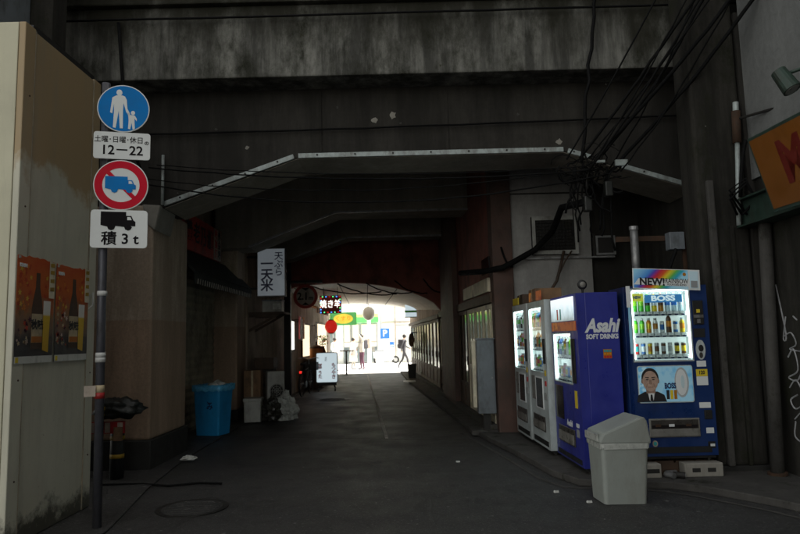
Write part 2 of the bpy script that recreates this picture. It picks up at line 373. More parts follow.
        o = bpy.data.objects.new(name, me); C.objects.link(o)
        if parent is not None: o.parent = parent
        return setp(o, label, None, None, kind)
def B(name, mat, parent, *a, bev=0, world=False, **k): return MB().box(*a).build(name, mat, parent, world, bev, **k)
FACE = {'-Y': Matrix(((1, 0, 0), (0, 0, -1), (0, 1, 0))), '-X': Matrix(((0, 0, -1), (-1, 0, 0), (0, 1, 0))), '+X': Matrix(((0, 0, 1), (1, 0, 0), (0, 1, 0)))}
def text(body, size, mat, parent, loc, face='-Y', ext=.0012, bold=0, shear=0, sx=1, line=1.0, align='CENTER', world=False, name='lettering', rot=0):
    cu = bpy.data.curves.new(name, 'FONT'); cu.body = body; cu.size = size; cu.extrude = ext; cu.offset = bold; cu.shear = shear
    cu.align_x = align; cu.align_y = 'CENTER'; cu.space_line = line; cu.resolution_u = 3
    tmp = bpy.data.objects.new('t', cu); C.objects.link(tmp)
    dg = bpy.context.evaluated_depsgraph_get(); me = bpy.data.meshes.new_from_object(tmp.evaluated_get(dg))
    bpy.data.objects.remove(tmp); bpy.data.curves.remove(cu)
    M = Matrix.Translation(loc) @ FACE[face].to_4x4() @ Matrix.Rotation(rot, 4, 'Z') @ Matrix.Diagonal((sx, 1, 1, 1))
    if world: M = wm(parent).inverted() @ M
    me.transform(M); me.materials.clear(); me.materials.append(MATS[mat]); me.name = name
    o = bpy.data.objects.new(name, me); C.objects.link(o); o.parent = parent; return o
def sag(p0, p1, s, n=14, wob=0):
    p0, p1 = Vector(p0), Vector(p1); out = []
    for i in range(n + 1):
        u = i / n; p = p0.lerp(p1, u); p.z -= s * 4 * u * (1 - u)
        if wob and 0 < i < n: p += Vector((random.uniform(-wob, wob), random.uniform(-wob, wob), random.uniform(-wob, wob)))
        out.append(p)
    return out
def disc(mb, cx, cz, r, y0, y1, n=40, mi=0, r_in=0):
    if not r_in:
        return mb.prism([(cx + r * math.cos(2 * math.pi * i / n), cz + r * math.sin(2 * math.pi * i / n)) for i in range(n)], y0, y1, 'Y', mi)
    for i in range(n):
        a, b = 2 * math.pi * i / n, 2 * math.pi * (i + 1) / n
        q = [(cx + rr * math.cos(x), cz + rr * math.sin(x)) for rr, x in ((r_in, a), (r, a), (r, b), (r_in, b))]
        mb.prism(q, y0, y1, 'Y', mi)
    return mb
def rrect(x0, x1, z0, z1, r, n=5):
    out = []
    for cx, cz, a0 in ((x1 - r, z1 - r, 0), (x0 + r, z1 - r, 90), (x0 + r, z0 + r, 180), (x1 - r, z0 + r, 270)):
        out += [(cx + r * math.cos(R(a0 + 90 * i / n)), cz + r * math.sin(R(a0 + 90 * i / n))) for i in range(n + 1)]
    return out

# ---------------------------------------------------------------- ground, kerbs, markings
def struct(o): return setp(o, kind='structure')
def sheet(name, mat, poly, z, h=0):
    mb = MB()
    if h: mb.prism(poly, z, z + h, 'Z')
    else: mb.add([(x, y, z) for x, y in poly], [tuple(range(len(poly)))])
    return struct(mb.build(name, mat, bev=.012 if h else 0))
def Xr(y): return 1.997 - .0586 * y          # line of the right-hand shop fronts
ground = sheet('ground', 'asphalt', [(-60, -40), (60, -40), (60, 200), (-60, 200)], 0)
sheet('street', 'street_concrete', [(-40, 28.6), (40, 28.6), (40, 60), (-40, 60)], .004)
kerb_line = [(.20, 21.8), (.62, 16), (1.05, 10.24), (1.38, 8.3), (1.56, 7.0), (1.72, 6.55), (2.1, 6.42), (2.55, 6.32), (2.8, 6.1), (3.15, 5.6), (3.75, 4.4)]
pav = sheet('right_pavement', 'kerb_concrete', [(-.1, 28.2)] + kerb_line + [(9, 4.4), (9, 9.9), (1.9, 9.9), (1.2, 28.2)], 0, .07)
lp = [(-2.36, 4.0), (-2.42, 5.4), (-2.68, 6.9), (-2.86, 8.6), (-2.95, 13), (-2.95, 28)]
sheet('left_pavement', 'asphalt', [(-9, 4.0)] + lp + [(-9, 28)], 0, .018)
def strip(name, mat, pts, wd, z, label=None):
    mb = MB(); vs = []
    for i, (x, y) in enumerate(pts):
        a = Vector(pts[min(i + 1, len(pts) - 1)]) - Vector(pts[max(i - 1, 0)]); n = Vector((-a.y, a.x)).normalized() * wd * (.5 + random.uniform(-.12, .12))
        vs += [(x + n.x, y + n.y, z), (x - n.x, y - n.y, z)]
    mb.add(vs, [(2 * i, 2 * i + 1, 2 * i + 3, 2 * i + 2) for i in range(len(pts) - 1)])
    return struct(mb.build(name, mat))
strip('centre_line', 'road_paint', [(-.26 - .07 * (y - 9.85), y) for y in [9.85 + .7 * i for i in range(26)]], .055, .004)
strip('road_joint', 'kerb_concrete', [(x, 10.17 - .25 * (x + 1.7)) for x in [-2.7 + .3 * i for i in range(13)]], .035, .005)
strip('gutter_line', 'kerb_concrete', [(x - .16, y - .05) for x, y in kerb_line[2:]], .05, .004)
def manhole(x, y, r):
    o = thing('manhole_cover', {1: 'small round iron manhole cover beside the standing lit sign', 0: 'wide round manhole cover in the road before the left pillar'}[int(y > 12)], 'manhole', (x, y, .004))
    MB().lathe([(r * .86, .004), (r, .006), (r, -.002)], 28)  .build('rim', 'dark_steel', o)
    mb = MB().lathe([(0.001, .005), (r * .85, .005), (r * .85, -.002)], 28)
    for k in range(7):
        q = -r * .6 + k * r * .2
        mb.box(-math.sqrt(max(0, (r * .75) ** 2 - q * q)), math.sqrt(max(0, (r * .75) ** 2 - q * q)), q - r * .03, q + r * .03, .005, .009)
    mb.build('lid', 'asphalt', o)
manhole(-1.95, 6.05, .32); manhole(-1.78, 16.4, .42)

# ---------------------------------------------------------------- the railway viaduct overhead
via = thing('railway_viaduct', 'dark stained concrete railway viaduct with haunched beams spanning the lane', 'viaduct', (0, 7.9, 0))
def W(mb, name, mat, par=via, **k): return mb.build(name, mat, par, True, **k)
W(MB().box(-14, 14, 7.48, 8.9, 4.70, 5.62), 'fascia_band', 'band_concrete', bev=.02)
W(MB().box(-14, 14, 7.40, 8.9, 5.622, 5.74), 'cornice', 'band_concrete', bev=.02)
W(MB().box(-14, 14, 7.46, 7.9, 5.742, 11.0), 'parapet_sun_block', 'band_concrete')  # unseen height raised to keep the sun off the near side
W(MB().box(-14, 14, 7.901, 28.3, 5.2, 8.5), 'deck', 'under_concrete')
beam1 = [(-14, 3.2), (-2.95, 3.2), (-1.27, 3.80), (2.12, 3.80), (4.0, 3.19), (14, 3.19), (14, 4.75), (-14, 4.75)]
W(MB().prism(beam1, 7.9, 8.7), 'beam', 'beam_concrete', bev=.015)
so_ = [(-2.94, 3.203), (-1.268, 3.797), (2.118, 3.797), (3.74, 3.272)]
for (xa, za), (xb, zb) in zip(so_, so_[1:]): W(MB().prism([(xa, za - .012), (xb, zb - .012), (xb, zb - .004), (xa, za - .004)], 7.905, 8.695), 'soffit_bounce_skin', 'under_concrete')  # thin pale skin added under the beam; bounce light put into its colour
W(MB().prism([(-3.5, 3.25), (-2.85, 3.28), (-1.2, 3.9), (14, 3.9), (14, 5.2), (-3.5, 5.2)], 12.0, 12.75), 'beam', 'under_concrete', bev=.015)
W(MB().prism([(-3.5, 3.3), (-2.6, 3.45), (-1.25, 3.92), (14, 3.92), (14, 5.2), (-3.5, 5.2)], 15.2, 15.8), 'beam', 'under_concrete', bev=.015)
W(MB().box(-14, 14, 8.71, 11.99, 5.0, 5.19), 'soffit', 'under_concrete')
for cx, cz, sz in ((-.28, 4.27, .045), (-.05, 4.33, .06), (2.05, 3.93, .05), (.05, 4.22, .02), (1.55, 4.3, .025), (-1.9, 3.95, .03), (-.75, 4.45, .022), (-2.3, 4.2, .02)):
    k = 11; W(MB().prism([(cx + sz * random.uniform(.5, 1.1) * math.cos(2 * math.pi * i / k), cz + sz * random.uniform(.4, 1.0) * math.sin(2 * math.pi * i / k)) for i in range(k)], 7.894, 7.905), 'spall_patch', 'kerb_concrete' if sz < .03 else 'block_concrete')
W(MB().box(-.99, -.955, 7.885, 7.902, 3.86, 4.69), 'seam_cover', 'beam_concrete')
W(MB().box(.62, .655, 7.885, 7.902, 3.86, 4.69), 'seam_cover', 'beam_concrete')
for seg in ([(-2.93, 3.225), (-1.30, 3.795)], [(-1.25, 3.80), (2.10, 3.80)], [(2.15, 3.785), (2.43, 3.695)], [(2.80, 3.575), (3.95, 3.205)]):
    (x0, z0), (x1, z1) = seg; d = Vector((x1 - x0, z1 - z0)).normalized(); n = Vector((-d.y, d.x)) * .052
    s = W(MB().prism([(x0, z0 - .008), (x1, z1 - .008), (x1 + n.x, z1 + n.y), (x0 + n.x, z0 + n.y)], 7.868, 7.898), 'edge_strip', 'strip_metal', bev=.004)
    L = (Vector((x1, z1)) - Vector((x0, z0))).length; k = max(2, int(L / .42)); mb = MB()
    for i in range(k):
        u = (i + .5) / k; mb.cyl((x0 + (x1 - x0) * u + n.x * .5, 7.868, z0 + (z1 - z0) * u + n.y * .5), (x0 + (x1 - x0) * u + n.x * .5, 7.856, z0 + (z1 - z0) * u + n.y * .5), .012, n=6)
    mb.build('bolts', 'dark_steel', s, True, kind='stuff')
for pts, y in ((((-2.85, 3.28), (-1.2, 3.9), (2.0, 3.9)), 12.0), (((-2.6, 3.45), (-1.25, 3.92), (1.5, 3.92)), 15.2)):
    for (x0, z0), (x1, z1) in zip(pts, pts[1:]):
        d = Vector((x1 - x0, z1 - z0)).normalized(); n = Vector((-d.y, d.x)) * .035
        W(MB().prism([(x0, z0 - .006), (x1, z1 - .006), (x1 + n.x, z1 + n.y), (x0 + n.x, z0 + n.y)], y - .022, y - .003), 'edge_strip', 'steel')
def pillar(x0, x1, y0, y1, h, mat='pillar_paint', pl=.36):
    p = W(MB().box(x0, x1, y0, y1, pl, h), 'pillar', mat, bev=.03)
    MB().box(x0 - .025, x1 + .025, y0 - .025, y1 + .025, 0, pl - .002).build('plinth', 'plinth', p, True, bev=.012)
pillar(-4.35, -3.05, 7.84, 9.12, 3.23)
pillar(-4.2, -3.15, 12.33, 13.0, 5.2, 'pillar_paint', .22)
# a rough broken corner of mortar where the beam sits on the pillar
W(MB().hexa([(-3.12, 7.815, 2.98), (-3.03, 7.815, 2.9), (-3.03, 8.4, 2.9), (-3.12, 8.4, 2.98)], [(-3.2, 7.815, 3.24), (-2.96, 7.815, 3.22), (-2.96, 8.4, 3.24), (-3.2, 8.4, 3.24)]), 'bearing_block', 'block_concrete', bev=.03)
pillar(3.22, 3.74, 6.76, 7.15, 9, 'grime_concrete', .12)
W(MB().box(3.30, 3.37, 6.70, 6.755, .12, 3.1), 'downpipe', 'kerb_concrete', bev=.015)
W(MB().box(3.52, 3.56, 6.72, 6.756, .12, 2.6), 'conduit', 'grime_concrete', bev=.01)

# ---------------------------------------------------------------- the vaulted older viaduct beyond
vau = thing('vaulted_viaduct', 'low concrete vault with dark maroon portal wall at the lane\'s far end', 'viaduct', (-1.6, 17, 0))
NS = 28
def vsec(y, off=0):
    u = (y - 17) / 11; xc = -1.65 - .055 * (y - 17); zc = 2.99 + .05 * u; zs = 2.16 + .5 * u; hw = 2.72
    return [(xc + hw * (2 * i / NS - 1), zs + (zc - zs) * math.sqrt(max(0, 1 - (2 * i / NS - 1) ** 2)) ** 1.25 + off) for i in range(NS + 1)]
ys = [17 + 11 * i / 10 for i in range(11)]
mb = MB(); vs = []
for y in ys: vs += [(x, y, z) for x, z in vsec(y)]
for y in ys: vs += [(x, y, z + .35) for x, z in vsec(y)]
n = NS + 1; off = n * len(ys); fs = []
for j in range(len(ys) - 1):
    for i in range(NS):
        a = j * n + i; fs.append((a, a + 1, a + n + 1, a + n)); fs.append((a + off, a + n + off, a + n + 1 + off, a + 1 + off))
mb.add(vs, fs); W(mb, 'vault', 'vault_concrete', vau, smooth=False)
for k in (.32, .5, .66, .8):                        # board joints along the vault
    i = int(k * NS); W(MB().tube([(vsec(y)[i][0], y, vsec(y)[i][1] - .004) for y in ys], .012, 5), 'board_joint', 'kerb_concrete', vau)
def portal(y0, y1, top, mat, name, xl=-14, xr=14):
    a = vsec(max(17, min(28, y0))); poly = [(a[0][0], 0), (xl, 0), (xl, top), (xr, top), (xr, 0), (a[-1][0] + .001, 0)] + a[::-1]
    W(MB().prism(poly, y0, y1), name, mat, vau)
portal(16.75, 16.99, 5.19, 'flare_tinted_wall', 'portal_wall')
portal(28.002, 28.25, 5.19, 'grey_wall', 'far_wall')

# ---------------------------------------------------------------- walls and buildings beside the lane
lb = thing('left_shop_row', 'dim plastered shop row along the left side of the lane', 'building', (-3.12, 13, 0))
W(MB().box(-3.9, -3.62, 9.0, 12.4, 0, 5.2), 'wall', 'facade_plaster', lb)
W(MB().box(-3.6, -3.12, 13.01, 28, 0, 4.9), 'wall', 'facade_plaster', lb)
lb2 = thing('left_building', 'dark building mass behind the cream hoarding', 'building', (-4.5, 6.5, 0))
W(MB().box(-12, -3.62, 6.45, 6.72, 0, 11), 'wall', 'grime_concrete', lb2)
W(MB().box(-4.4, -3.85, 5.6, 6.44, 3.2, 9), 'duct', 'util_grey', lb2, bev=.02)
rb = thing('rear_wall', 'grey concrete wall behind the vending machines with a grille window', 'wall', (2.6, 9.85, 0))
W(MB().box(1.735, 2.96, 9.80, 10.2, 0, 5.0), 'wall', 'grey_wall', rb)
W(MB().box(2.962, 9, 9.95, 10.2, 0, 5.0), 'wall', 'beam_concrete', rb)
W(MB().box(1.42, 1.733, 9.74, 10.15, 0, 5.0), 'pillar', 'brown_dark', rb, bev=.015)
W(MB().box(1.74, 2.955, 9.785, 9.80, 3.68, 3.70), 'ledge', 'grime_concrete', rb)
gr = W(MB().box(2.04, 2.74, 9.70, 9.712, 3.25, 3.31).box(2.04, 2.74, 9.70, 9.712, 2.72, 2.78).box(2.04, 2.09, 9.70, 9.712, 2.78, 3.25).box(2.69, 2.74, 9.70, 9.712, 2.78, 3.25), 'window_frame', 'ac_white', rb)
MB().box(2.04, 2.74, 9.715, 9.799, 2.72, 3.31).build('window_box', 'plinth', rb, True)
mb = MB()
for i in range(13): mb.cyl((2.09 + i * .05, 9.707, 2.78), (2.09 + i * .05, 9.707, 3.25), .005, n=5)
for i in range(10): mb.cyl((2.09, 9.706, 2.80 + i * .05), (2.69, 9.706, 2.80 + i * .05), .005, n=5)
mb.build('grille', 'dark_steel', gr, True, kind='stuff')
W(MB().box(3.02, 3.34, 9.80, 9.94, 2.70, 3.0).box(2.98, 3.02, 9.78, 9.94, 2.66, 3.04), 'vent_box', 'dark_steel', rb)
W(MB().box(3.03, 3.33, 9.775, 9.797, 2.97, 3.0).box(3.03, 3.33, 9.775, 9.797, 2.70, 2.73).box(3.03, 3.06, 9.775, 9.797, 2.73, 2.97).box(3.30, 3.33, 9.775, 9.797, 2.73, 2.97), 'vent_frame', 'steel', rb)
W(MB().box(1.9, 3.3, 9.74, 9.798, 2.655, 2.68), 'shelf_angle', 'steel', rb)

rt = thing('right_building', 'dark corner building with pale upper wall and graffiti at the right edge', 'building', (3.9, 5, 0))
W(MB().box(3.80, 12, -14, 6.74, 3.1, 17), 'upper_wall_sun_block', 'rough_concrete', rt)  # seen wall below; unseen height above raised to hold back the sun
W(MB().box(3.80, 12, 6.742, 7.455, 6.5, 17), 'upper_wall_sun_block', 'rough_concrete', rt)  # unseen block added to stop sun reaching the left side
W(MB().box(3.83, 12, -14, 6.74, 0, 3.098), 'lower_wall', 'grime_concrete', rt)
W(MB().box(3.76, 12, 6.745, 9.94, 0, 5.0), 'return_wall', 'beam_concrete', rt)
W(MB().box(3.66, 3.69, 2, 6.74, 2.60, 2.86).box(3.60, 3.84, 2, 6.74, 2.862, 2.88).box(3.60, 3.84, 2, 6.74, 2.58, 2.598), 'canopy_beam', 'green_metal', rt)
W(MB().cyl((3.67, 6.5, .07), (3.76, 6.5, 2.58), .062, n=16), 'post', 'kerb_concrete', rt, smooth=True)
MB().cyl((3.67, 6.5, .07), (3.668, 6.5, .1), .09, n=16).build('post_foot', 'rust', rt, True)
def stroke(pts, r=.008):
    out = []
    for i in range(len(pts) - 1):                     # rounded hand-drawn line
        p0, p1, p2, p3 = [Vector(pts[max(0, min(len(pts) - 1, i + k))]) for k in (-1, 0, 1, 2)]
        for u in (0, .2, .4, .6, .8): out.append(.5 * (2 * p1 + (p2 - p0) * u + (2 * p0 - 5 * p1 + 4 * p2 - p3) * u * u + (3 * p1 - p0 - 3 * p2 + p3) * u ** 3))
    out.append(Vector(pts[-1])); return MB().tube([(3.829, y + .42, z) for y, z in out], r, 5)
for pts in ([(6.1, 1.95), (6.0, 1.45), (6.05, 1.4), (5.98, 1.62)], [(6.05, 1.42), (5.92, 1.46), (5.85, 1.35), (5.96, 1.3), (5.8, 1.28)],
            [(6.0, 1.22), (5.9, 1.3), (5.86, 1.1), (6.02, 1.02), (5.88, 1.0), (5.78, 1.12)], [(6.02, .92), (5.9, 1.0), (5.8, .82), (5.95, .72), (6.02, .8), (5.9, .86)],
            [(5.98, .62), (5.84, .7), (5.75, .58), (5.86, .42), (6.0, .45), (5.97, .6)], [(5.86, 1.62), (5.8, 1.58)], [(5.7, 1.3), (5.6, 1.0), (5.62, .7), (5.5, .55)]):
    W(stroke(pts), 'graffiti_stroke', 'graffiti', rt)

# ---------------------------------------------------------------- left: hoarding, posters, road signs
ho = thing('site_hoarding', 'tall cream sheet-metal hoarding with brown wash at left edge', 'hoarding', (-2.95, 4.84, 0))
def H(mb, name, mat, **k): return mb.build(name, mat, ho, True, **k)
H(MB().box(-7, -2.985, 4.84, 4.88, 0.025, 4.08), 'front_panel', 'hoarding_front', bev=.006)
H(MB().box(-2.983, -2.93, 4.845, 4.99, 0.025, 4.085), 'corner_post', 'hoarding_side', bev=.008)
H(MB().box(-2.98, -2.94, 4.992, 5.985, 0.025, 4.07), 'side_panel', 'hoarding_side', bev=.004)
H(MB().box(-2.983, -2.93, 5.987, 6.13, 0.025, 4.085), 'end_post', 'hoarding_side', bev=.012)
H(MB().cyl((-2.934, 4.994, .03), (-2.934, 4.994, 4.07), .006, n=6), 'joint_bead', 'hoarding_rib')
H(MB().cyl((-2.934, 5.985, .03), (-2.934, 5.985, 4.07), .006, n=6), 'joint_bead', 'hoarding_rib')
H(MB().box(-3.2, -2.99, 5.05, 6.1, 4.02, 4.16), 'top_rail', 'black_rubber')
H(MB().box(-7, -2.99, 4.9, 6.1, 4.09, 4.11), 'cap', 'hoarding_rib')
mb = MB()
for z in (.5, 1.25, 2.6, 3.5):
    for y in (4.93, 6.06): mb.cyl((-2.931, y, z), (-2.925, y, z), .008, n=6)
H(mb, 'screws', 'rust', kind='stuff')
H(MB().tube([(-2.935, 6.0, 1.95), (-2.90, 6.02, 2.0), (-2.90, 6.02, 1.88), (-2.935, 6.0, 1.84)], .006, 5), 'hook', 'white_tape')

for k_, c_ in (('leaf_amber', (.62, .20, .03)), ('leaf_red', (.45, .05, .02)), ('leaf_gold', (.60, .38, .05)), ('leaf_pale', (.55, .42, .36))): flat(k_, c_, .5)
def poster(y0, label, w_=.53, h=.84):
    p = thing('beer_poster', label, 'poster', (-2.926, y0, 1.375), R(90), 'beer posters on the hoarding')
    top = [(w_ * i / 14, h + random.uniform(-.012, .006)) for i in range(15)]
    MB().prism([(0, 0), (w_, 0)] + top[::-1], .0, .002).build('sheet', 'poster_autumn', p)
    q = lambda poly, name, mat, d=.002: MB().prism(poly, -d, -d + .0015).build(name, mat, p)
    q([(0.004, .0), (w_ - .004, .0), (w_ - .004, .055), (.004, .055)], 'footer', 'paper_white')
    q([(.015, .008), (.05, .008), (.05, .048), (.015, .048)], 'stamp', 'print_yellow', .004)
    cx = w_ * .54
    bot = [(-.075, .11), (.075, .11), (.078, .42), (.058, .51), (.03, .60), (.026, .72), (-.026, .72), (-.03, .60), (-.058, .51), (-.078, .42)]
    q([(cx + x, z) for x, z in bot], 'bottle', 'wood_dark')
    q([(cx - .074, .16), (cx + .074, .16), (cx + .076, .39), (cx - .076, .39)], 'bottle_label', 'cream_tape', .004)
    q([(cx - .072, .162), (cx + .072, .162), (cx + .072, .21), (cx - .072, .21)], 'bottle_band', 'orange_sign', .0055)
    MB().prism([(cx + .085, .10), (cx + .17, .08), (cx + .19, .50), (cx + .085, .50)], -.0045, -.003).build('beer_glass', 'beer_print', p)
    text('秋味', .085, 'print_black', p, (cx, -.0056, .30), bold=.002)
    text('KIRIN', .038, 'print_white', p, (.075, -.003, h - .08), bold=.002)
    for k in range(150):                                   # maple leaves and mums printed round the bottle
        x, z = random.uniform(.02, w_ - .03), random.uniform(.14, h - .06)
        if abs(x - cx) < .10 or (x > cx and z < .52): continue
        r = random.uniform(.010, .028); a0 = random.random() * 6
        pl = [(x + r * (1 if i % 2 else .45) * math.cos(a0 + i * math.pi / 5), z + r * (1 if i % 2 else .45) * math.sin(a0 + i * math.pi / 5)) for i in range(10)]
        q(pl, 'leaf_print', random.choice(['leaf_amber', 'leaf_red', 'leaf_amber', 'leaf_gold', 'leaf_red'] if z > .42 else ['cream_tape', 'leaf_pale', 'cloth_maroon', 'cardboard', 'leaf_red']), .003)
    for (x, z) in ((.02, h - .02), (w_ - .02, h - .03)):
        q([(x - .015, z - .01), (x + .015, z - .008), (x + .014, z + .012), (x - .016, z + .01)], 'tape', 'bag_clear', .005)
poster(4.86, 'autumn beer poster with torn top, nearer one on the hoarding')
poster(5.42, 'autumn beer poster with torn top, beside the sign pole', .555, .83)
for yy_, lab_ in ((5.30, 'yellowed torn paper strip pasted between the two beer posters'), (5.90, 'yellowed torn paper strip beside the sign pole, right of the posters')):
  cs = thing('paper_strip', lab_, 'paper', (-2.918, yy_, 1.9), R(90))
  MB().prism([(0, 0), (.08, 0), (.085, .31), (.05, .30), (.02, .33), (0, .31)], 0, .002).build('sheet', 'door_cream', cs)
  for z in (.06, .13, .2, .26): MB().prism([(.01, z), (.07, z), (.07, z + .035), (.01, z + .03)], -.002, -.001).build('ink', 'yellow_tape', cs)

# road sign post with its four plates
sp_ = thing('road_sign_post', 'grey sign pole carrying two round and two rectangular traffic plates', 'sign post', (-2.535, 5.44, 0), R(15))
MB().cyl((0, 0, 0), (-.02, 0, 3.80), .036, n=16).build('pole', 'pole_paint', sp_, smooth=True)
for z in (1.38, 1.42, 1.94): MB().cyl((-.008, 0, z - .02), (-.008, 0, z + .02), .041, n=16).build('clamp_band', 'white_tape', sp_, smooth=True)
MB().cyl((-.007, 0, 1.11), (-.007, 0, 1.17), .040, n=16).build('tape', 'cream_tape', sp_, smooth=True)
MB().cyl((-.007, 0, 1.06), (-.007, 0, 1.109), .041, n=16).build('tape', 'red_tape', sp_, smooth=True)
MB().box(-.12, -.03, -.045, -.041, 1.08, 1.17).build('paper_tag', 'limit_white', sp_)
def T(poly, dx, dz, s, fx=1): return [(dx + x * s * fx, dz + z * s) for x, z in poly]
def plate(name, mb, mat, dz):
    o = mb.build(name, mat, sp_, bev=.002)
    MB().box(-.08, .12, -.048, -.034, dz - .02, dz + .02).build('bracket', 'steel', o)
    return o
PX, PY = .135, -.06
def sub(o, poly, mat, d, name='symbol'): return MB().prism(poly, PY - d, PY - d + .002).build(name, mat, o)
# pedestrians only
z = 3.56; o = plate('round_plate', disc(MB(), PX, z, .214, PY, PY + .012), 'white_sign', z); o['label'] = 'blue disc with white adult and child'
disc(MB(), PX, z, .205, PY - .002, PY - .0005).build('field', 'sign_blue', o)
adult = [(-.03, .105), (-.062, .085), (-.078, -.05), (-.06, -.06), (-.048, .03), (-.046, -.03), (-.052, -.185), (-.03, -.19), (-.008, -.03), (.004, -.19), (.028, -.19), (.026, -.03), (.03, .04), (.052, -.04), (.078, -.075), (.086, -.06), (.062, -.01), (.055, .07), (.04, .1), (.018, .108)]
sub(o, T(adult, PX - .03, z + .01, 1), 'white_sign', .004)
sub(o, [(PX - .036 + .024 * math.cos(i * .393), z + .142 + .028 * math.sin(i * .393)) for i in range(16)], 'white_sign', .004)
child = [(-.012, .05), (-.04, .075), (-.03, .04), (-.026, 0), (-.03, -.075), (-.012, -.08), (-.002, -.02), (.008, -.08), (.026, -.078), (.022, -.01), (.022, .02), (.04, -.005), (.04, .02), (.022, .048)]
sub(o, T(child, PX + .07, z - .105, 1), 'white_sign', .004)
sub(o, [(PX + .078 + .017 * math.cos(i * .45), z - .035 + .019 * math.sin(i * .45)) for i in range(14)], 'white_sign', .004)
# hours plate
z = 3.225; o = plate('hours_plate', MB().prism(rrect(PX - .235, PX + .225, z - .12, z + .12, .025), PY, PY + .012), 'white_sign', z)
text('土曜･日曜･休日', .062, 'sign_black', o, (PX - .03, PY - .001, z + .05), bold=.0004, sx=.92)
text('の', .04, 'sign_black', o, (PX + .195, PY - .001, z + .03), bold=.001)
text('12－22', .115, 'sign_black', o, (PX - .005, PY - .001, z - .045), bold=.002, sx=1.0)
# no trucks
z = 2.875; o = plate('round_plate', disc(MB(), PX - .006, z, .222, PY, PY + .012), 'white_sign', z); o['label'] = 'red ringed disc with struck-out blue truck'
disc(MB(), PX - .006, z, .213, PY - .002, PY - .0005, 40, 0, .150).build('ring', 'sign_red', o)
MB().prism([(PX - .125, z + .098), (PX - .10, z + .122), (PX + .113, z - .098), (PX + .088, z - .122)], PY - .003, PY - .0012).build('slash', 'sign_red', o)
truck = [(-.125, -.03), (-.125, .075), (.055, .075), (.055, .045), (.092, .045), (.108, .01), (.122, .0), (.122, -.035), (.09, -.035)] + [(.07 + .028 * math.cos(R(a)), -.042 + .028 * math.sin(R(a))) for a in (0, -45, -90, -135, -180)] + [(-.02, -.035)] + [(-.05 + .028 * math.cos(R(a)), -.042 + .028 * math.sin(R(a))) for a in (0, -45, -90, -135, -180)]
MB().prism(T(truck, PX - .008, z, 1), PY - .0046, PY - .0031).build('symbol', 'sign_blue', o)
MB().prism(T([(.064, .036), (.086, .036), (.096, .012), (.064, .012)], PX - .008, z, 1), PY - .0056, PY - .0047).build('cab_window', 'white_sign', o)
# load plate
z = 2.49; o = plate('load_plate', MB().prism(rrect(PX - .24, PX + .215, z - .165, z + .165, .03), PY, PY + .012), 'white_sign', z)
MB().prism(T(truck, PX - .02, z + .065, 1.12), PY - .003, PY - .0015).build('symbol', 'sign_black', o)
MB().prism(T([(.064, .036), (.086, .036), (.096, .012), (.064, .012)], PX - .02, z + .065, 1.12), PY - .004, PY - .0031).build('cab_window', 'white_sign', o)
text('積 3 t', .125, 'sign_black', o, (PX - .005, PY - .001, z - .09), bold=.0025)

# hazard post behind the sign pole
hz = thing('barrier_post', 'yellow-banded black barrier post wrapped with tarp beside left pillar', 'barrier', (-3.22, 7.35, .025))
MB().cyl((0, 0, 0), (0, 0, .62), .075, n=16).build('post', 'black_rubber', hz, smooth=True)
for z in (.22, .42): MB().cyl((0, 0, z), (0, 0, z + .045), .077, n=16).build('band', 'yellow_tape', hz, smooth=True)
MB().box(-.34, .12, -.10, -.085, .50, .63).build('board', 'red_tape', hz)
for x in (-.28, -.10, .04): MB().box(x, x + .06, -.103, -.1005, .51, .62).build('stripe', 'limit_white', hz)
MB().box(.0, .1, -.108, -.1035, .42, .57).build('tag', 'cardboard', hz)
MB().lump((.0, 0, .76), .24, .16, .11, .45, 2.2, 4).build('tarp_bundle', 'tarp', hz, smooth=True)
MB().box(-.14, -.08, -.158, -.15, .70, .80).build('band', 'yellow_tape', hz)

# shutter bay between the pillars
sh = thing('roller_shutter', 'dark ribbed roller shutter between the two left pillars', 'shutter', (-3.6, 9.2, .025))
pr = []; N = 42
for i in range(N + 1): pr += [(-3.60 + (.018 if i % 2 else 0), .03 + 2.75 * i / N)]
mb = MB(); mb.add([(x, y, z) for y in (9.15, 12.3) for x, z in pr], [(i, i + 1, N + 2 + i, N + 1 + i) for i in range(N)])
mb.build('curtain', 'shutter_metal', sh, True)
MB().box(-3.61, -3.4, 9.14, 12.31, 2.79, 2.95).build('housing', 'dark_steel', sh, True, bev=.02)
MB().box(-3.61, -3.55, 9.13, 9.19, .025, 2.78).build('guide_rail', 'dark_steel', sh, True)
aw = thing('awning', 'black sloping cloth awning over the roller shutter', 'awning', (-3.5, 9.3, 2.4))
MB().hexa([(-3.39, 9.2, 2.96), (-2.98, 9.2, 2.52), (-2.98, 12.7, 2.52), (-3.39, 12.7, 2.96)], [(-3.39, 9.2, 2.985), (-2.96, 9.2, 2.545), (-2.96, 12.7, 2.545), (-3.39, 12.7, 2.985)]).build('cloth', 'awning_cloth', aw, True)
MB().box(-2.975, -2.962, 9.2, 12.7, 2.36, 2.518).build('valance', 'awning_cloth', aw, True)
mb = MB()
for i in range(30):
    y = 9.3 + i * .114; mb.hexa([(-2.961, y, 2.36), (-2.958, y, 2.36), (-2.958, y + .03, 2.36), (-2.961, y + .03, 2.36)], [(-2.961, y + .02, 2.44), (-2.958, y + .02, 2.44), (-2.958, y + .05, 2.44), (-2.961, y + .05, 2.44)])
mb.build('fringe_print', 'awning_trim', aw, True, kind='stuff')
rs = thing('red_shop_sign', 'faded dark red fascia sign with black characters above the awning', 'sign', (-3.36, 9.3, 3.0))
MB().box(-3.5, -3.36, 9.2, 11.95, 2.99, 3.58).build('board', 'red_sign', rs, True, bev=.01)
for i, c_ in enumerate('養老乃瀧'): text(c_, .36, 'print_black', rs, (-3.357, 10.12 + i * .37, 3.29), '+X', bold=.008, sx=.95, world=True)
